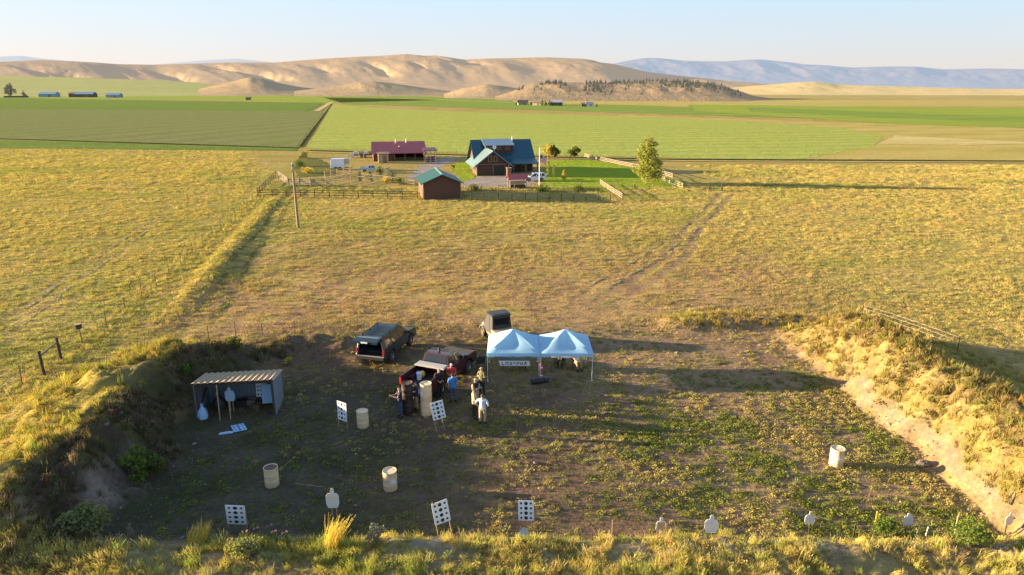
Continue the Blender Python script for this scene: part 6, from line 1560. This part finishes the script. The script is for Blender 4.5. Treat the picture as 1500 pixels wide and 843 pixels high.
# ranch fences
def fencepx(name, label, pts, step, ph, mat, rails, wires=(), sq=.12, wm=None):
    posts = []
    for a, c in zip(pts[:-1], pts[1:]): posts += line_posts(fp(*a), fp(*c), step)[(1 if posts else 0):]
    return fence(name, label, posts, ph, mat, wires, wm or M['wire'], .012, sq, [(h, (.035, .085)) for h in rails])
fencepx('rail_fence', 'dark three rail fence in front of the ranch, left of the green roofed shed', [(379, 290), (440, 289.5), (612, 292)], 2.4, 1.25, M['darkwood'], (.4, .78, 1.15))
fencepx('rail_fence', 'short dark rail fence running back from the left pasture corner', [(378, 288), (390, 275), (404, 262)], 2.4, 1.25, M['darkwood'], (.4, .78, 1.15))
fencepx('corral_fence', 'pale weathered board fence round the corral', [(408, 262), (422, 272), (455, 273.5), (478, 272.5), (514, 266), (514, 252)], 2.0, 1.55, M['palewood'], (.3, .62, .94, 1.28), sq=.14)
fencepx('corral_fence', 'sunlit yellow board fence across the back of the corral', [(476, 262), (494, 258), (514, 255)], 2.0, 1.5, M['tansiding'], (.3, .62, .94, 1.28), sq=.14)
fencepx('rail_fence', 'plain wood rail fence from the corral toward the green roofed shed', [(520, 262), (560, 266), (608, 274)], 3.0, 1.2, M['greywood'], (.5, 1.0))
fencepx('rail_fence', 'white board fence along the back of the lawn', [(856, 231), (880, 236.5), (910, 243), (945, 250), (985, 262)], 2.6, 1.0, M['palewood'], (.3, .6, .9), sq=.10)
fencepx('rail_fence', 'short pale board fence right of the big poplar', [(962, 262), (975, 268), (1000, 277)], 2.2, 1.0, M['palewood'], (.3, .6, .9), sq=.10)
fencepx('rail_fence', 'short pale board fence left of the poplar shadow, before the lawn', [(879, 271), (890, 279), (912, 293)], 2.0, 1.0, M['palewood'], (.3, .6, .9), sq=.10)
fencepx('post_fence', 'dark post and wire fence along the shed shadow', [(690, 295.5), (770, 296), (840, 295), (912, 293.5)], 2.0, 1.25, M['darkwood'], (), (.4, .8, 1.1), .11)
fencepx('post_fence', 'post and wire fence along the drive before the house', [(682, 279), (730, 281), (800, 279), (900, 276), (985, 279)], 3.2, 1.15, M['greywood'], (), (.4, .8, 1.05), .11)
q = fpz(1048, 280); t = thing('field_gate', 'green tube gate between two dark posts at the field track', 'gate', q)
for s in (-1, 1):
    b = MB(); b.tube((s*1.05, 0, -.3), (s*1.05, 0, 1.5), .10, .09, 8); b.build('post', M['darkwood'], t)
gm_ = simple('green_gate_paint', (.06, .30, .10), .5); b = MB()
for z in (.15, .42, .69, .96): b.tube((-.92, 0, z), (.92, 0, z), .035, .035, 6)
for x in (-.92, 0, .92): b.tube((x, 0, .12), (x, 0, 1.0), .03, .03, 6)
b.build('gate_leaf', gm_, t)

# ranch trees and bushes
tree('poplar_tree', 'tall yellow green poplar standing alone at the edge of the lawn', fpz(947, 270), 8.3, 5.6, LM['willow'], 5200, .30, 401, .20, 'poplar', base=.14)
tree('garden_tree', 'round yellowing tree right of the house, left half of the pair', fpz(803, 233), 3.6, 3.2, LM['gold'], 1300, .28, 402, .12, base=.2)
tree('garden_tree', 'round dark tree touching the yellowing tree right of the house', fpz(812, 233), 3.4, 2.8, LM['olive'], 1300, .28, 403, .12, base=.2)
tree('garden_tree', 'dark round tree standing alone on the back of the lawn', fpz(842, 235), 3.4, 3.2, LM['olive'], 1400, .28, 404, .13, base=.28)
tree('sapling', 'slender pale sapling nearest the flagpole', fpz(803, 264), 3.6, .9, LM['willow'], 420, .18, 405, .05, 'poplar', base=.25)
tree('sapling', 'slender pale sapling, second to the right of the flagpole', fpz(811, 262), 2.6, .8, LM['sage'], 320, .18, 406, .05, 'poplar', base=.25)
tree('sapling', 'bushy golden sapling on the lawn right of the slender ones', fpz(826, 265.5), 2.1, 1.1, LM['gold'], 420, .18, 407, .05, 'round', base=.1)
for k, (px, py, w_, h_, mt, lab) in enumerate([(556, 254, 2.2, 1.5, 'sage', 'pale sage bush just right of the blue pickup'), (570, 261, 2.8, 2.0, 'grey', 'grey blue bush right of the pale sage bush'), (566, 268, 2.5, 1.1, 'gold', 'low orange weeds bush below the grey blue bush'), (588, 271, 2.6, 1.1, 'olive', 'dark low bush left of the green roofed shed'),
        (448, 232, 2.6, 1.6, 'olive', 'dark purple bush at the back corner of the corral'), (438, 244, 2.6, 1.3, 'green', 'green bush by the top of the utility pole'), (452, 254, 3.0, 1.2, 'gold', 'yellow weeds bush in the left of the corral'), (664, 250, .9, 1.3, 'gold', 'small golden bush on the lawn left of the house'), (795, 281, 3.4, .8, 'green', 'low green bush below the flagpole'), (848, 280, 3.0, .7, 'olive', 'low dark bush right of the one below the flagpole'), (695, 280, 2.6, .8, 'olive', 'low dark bush at the left end of the drive fence')]):
    shrub(lab, fpz(px, py), w_, h_, LM[mt], 520, .2, 420+k)

# ------------------------------------------------------------------ far farmsteads
def barn_far(label, px, py, L, D, eave, ridge, wm, rm, rz=0, axis='x', group=None, name='farm_building', door=True):
    t = thing(name, label, 'building', fpz(px, py), rz, group)
    b = MB(); gable_walls(b, -L/2, L/2, 0, D, eave, ridge, axis); b.build('wall', wm, t)
    b = MB(); gable_roof(b, -L/2, L/2, 0, D, eave, ridge, axis, .6, .3, .3, .6); b.build('roof', rm, t)
    if door:
        b = MB(); b.box((L*.15, -.05, eave*.4), (L*.16, .12, eave*.8)); b.build('door', M['timber'], t)
    return t
def farm_mats():
    def f(n, c): return simple(n, c, .6, 0, 0, .1, .2)
    return dict(bluewall=f('far_blue_wall', (.22, .30, .40)), blueroof=f('far_blue_roof', (.16, .27, .38)), dark=f('far_dark_wall', (.10, .08, .07)), tan=f('far_tan_wall', (.42, .34, .24)), brown=f('far_brown_roof', (.24, .16, .11)), grey=f('far_grey_roof', (.34, .35, .34)), white=f('far_white', (.7, .68, .64)))
FMt = farm_mats()
barn_far('pale blue farm building right of the far left trees', 69, 142.6, 36, 14, 6, 10, FMt['bluewall'], FMt['blueroof'], R(-6))
barn_far('dark end block of the long blue barn', 106, 142.8, 14, 14, 7, 10, FMt['dark'], FMt['brown'], R(-4))
barn_far('long blue roofed barn on the far left plain', 123, 142.9, 37, 14, 6, 10, FMt['dark'], FMt['blueroof'], R(-4))
barn_far('rounded pale blue shed, rightmost of the far left farm', 165, 143.4, 26, 12, 4.5, 8, FMt['bluewall'], FMt['blueroof'], R(-3))
barn_far('low dark shed far behind the blue barns', 90, 136.5, 52, 14, 4, 6.5, FMt['dark'], FMt['brown'], 0)
barn_far('tiny dark hut on the plain left of the low hills', 295, 129.6+5.4, 20, 10, 4, 6, FMt['dark'], FMt['brown'], 0)
barn_far('small dark shed alone beyond the green alfalfa', 363, 146.9, 6, 5, 3, 4.4, FMt['dark'], FMt['brown'], 0)
wl = thing('farm_wall', 'long low grey wall before the far left trees', 'wall', fpz(24, 143.4)); b = MB(); b.box((0, 0, 1.2), (46, .8, 3.4)); b.build('panel', FMt['dark'], wl); b = MB(); b.box((0, 0, 3.1), (46.5, 1.2, .4)); b.build('coping', FMt['grey'], wl)
tree('farm_tree', 'big yellow green tree at the far left farm', fpz(17, 142.9), 27, 20, LM['fartree'], 900, 2.4, 501, 1.0, base=.1)
tree('farm_tree', 'small dark tree right of the big farm tree', fpz(35, 143.0), 13, 12, LM['fartree'], 500, 1.8, 502, .7, 'cone', base=.05)
barn_far('brown roofed house, left end of the middle farm cluster', 766, 154.3, 10, 7, 2.6, 5, FMt['tan'], FMt['brown'], R(5))
barn_far('tan house beside the trees in the middle farm cluster', 786, 155.0, 9, 7, 3, 5.2, FMt['tan'], FMt['brown'], R(-20))
barn_far('grey roofed barn, right end of the middle farm cluster', 815, 155.4, 11, 8, 3.4, 5.6, FMt['dark'], FMt['grey'], R(-8))
barn_far('small grey house right of the middle farm cluster', 864, 156.6, 6.5, 5, 2.4, 4, FMt['white'], FMt['grey'], R(4))
barn_far('small dark hut left of the small grey house', 855, 156.6, 4, 4, 2.2, 3.4, FMt['dark'], FMt['brown'], 0)
for k, (px, py, H_, mt, lab) in enumerate([(793, 155.3, 6, 'willow', 'light green tree in the middle farm cluster'), (799, 155.4, 5, 'fartree', 'dark tree right of the light green farm tree'), (805, 155.4, 4.6, 'fartree', 'dark tree touching the grey roofed barn'), (778, 155.2, 4, 'fartree', 'dark bush left of the tan house'), (756, 154.6, 2.6, 'fartree', 'tiny dark bush at the left end of the middle farm'), (874, 156.8, 2.6, 'fartree', 'tiny dark bush right of the small grey house')]):
    tree('farm_tree', lab, fpz(px, py), H_, H_*.75, LM[mt], 260, .7, 510+k, .15, base=.1)

# conifers scattered on the low rocky hill
def conifer_mesh(seed):
    r = np.random.default_rng(seed); V = []; F = []
    for k in range(8):
        f = k/8; z0 = .08+.9*f; R0 = .26*(1-f)**.9*r.uniform(.75, 1.15)+.02
        for i in range(9):
            a = 2*math.pi*(i+r.uniform(-.3, .3))/9; rr_ = R0*r.uniform(.5, 1.2); o = len(V)
            V += [(0, 0, z0+.17), (rr_*math.cos(a-.3), rr_*math.sin(a-.3), z0+.01), (rr_*1.12*math.cos(a), rr_*1.12*math.sin(a), z0-.03), (rr_*math.cos(a+.3), rr_*math.sin(a+.3), z0+.01)]; F += [(o, o+1, o+2), (o, o+2, o+3)]
    o = len(V); V += [(.02, 0, -.1), (-.02, .02, -.1), (-.02, -.02, -.1), (0, 0, .5)]; F += [(o, o+1, o+3), (o+1, o+2, o+3), (o+2, o, o+3)]
    me = bpy.data.meshes.new('conifer'); me.from_pydata(V, [], F); me.materials.append(LM['conifer'])
    a = me.attributes.new('tip', 'FLOAT', 'POINT'); a.data.foreach_set('value', r.uniform(0, 1, len(V)).astype(np.float32)); return me
CM = [conifer_mesh(600+k) for k in range(5)]
r = np.random.default_rng(9); n_c = 0
bands = [(752, 800, .80, 10), (795, 830, .86, 26), (803, 824, .97, 14), (858, 905, .80, 34), (862, 915, .93, 30), (855, 890, .55, 22), (912, 950, .88, 16), (920, 1010, .92, 34), (965, 1045, .80, 44), (985, 1085, .72, 40), (1000, 1095, .52, 20), (780, 960, .45, 14)]
for (a, c, u, n_) in bands:
    for i in range(n_):
        px = r.uniform(a, c); uu = min(.99, max(.12, u+r.normal(0, .09))); q = treehill(px, uu)
        o = bpy.data.objects.new('conifer', CM[int(r.integers(5))]); COL.objects.link(o); hh = r.uniform(3.5, 7.5)
        o.location = q-Vector((0, 0, .5)); o.scale = (hh*r.uniform(.9, 1.5), hh*r.uniform(.9, 1.5), hh); o.rotation_euler.z = r.uniform(0, 6)
        tag(o, 'small dark conifer among many scattered over the low rocky hill', 'tree', 'conifers on the low rocky hill'); n_c += 1
print('conifers', n_c)
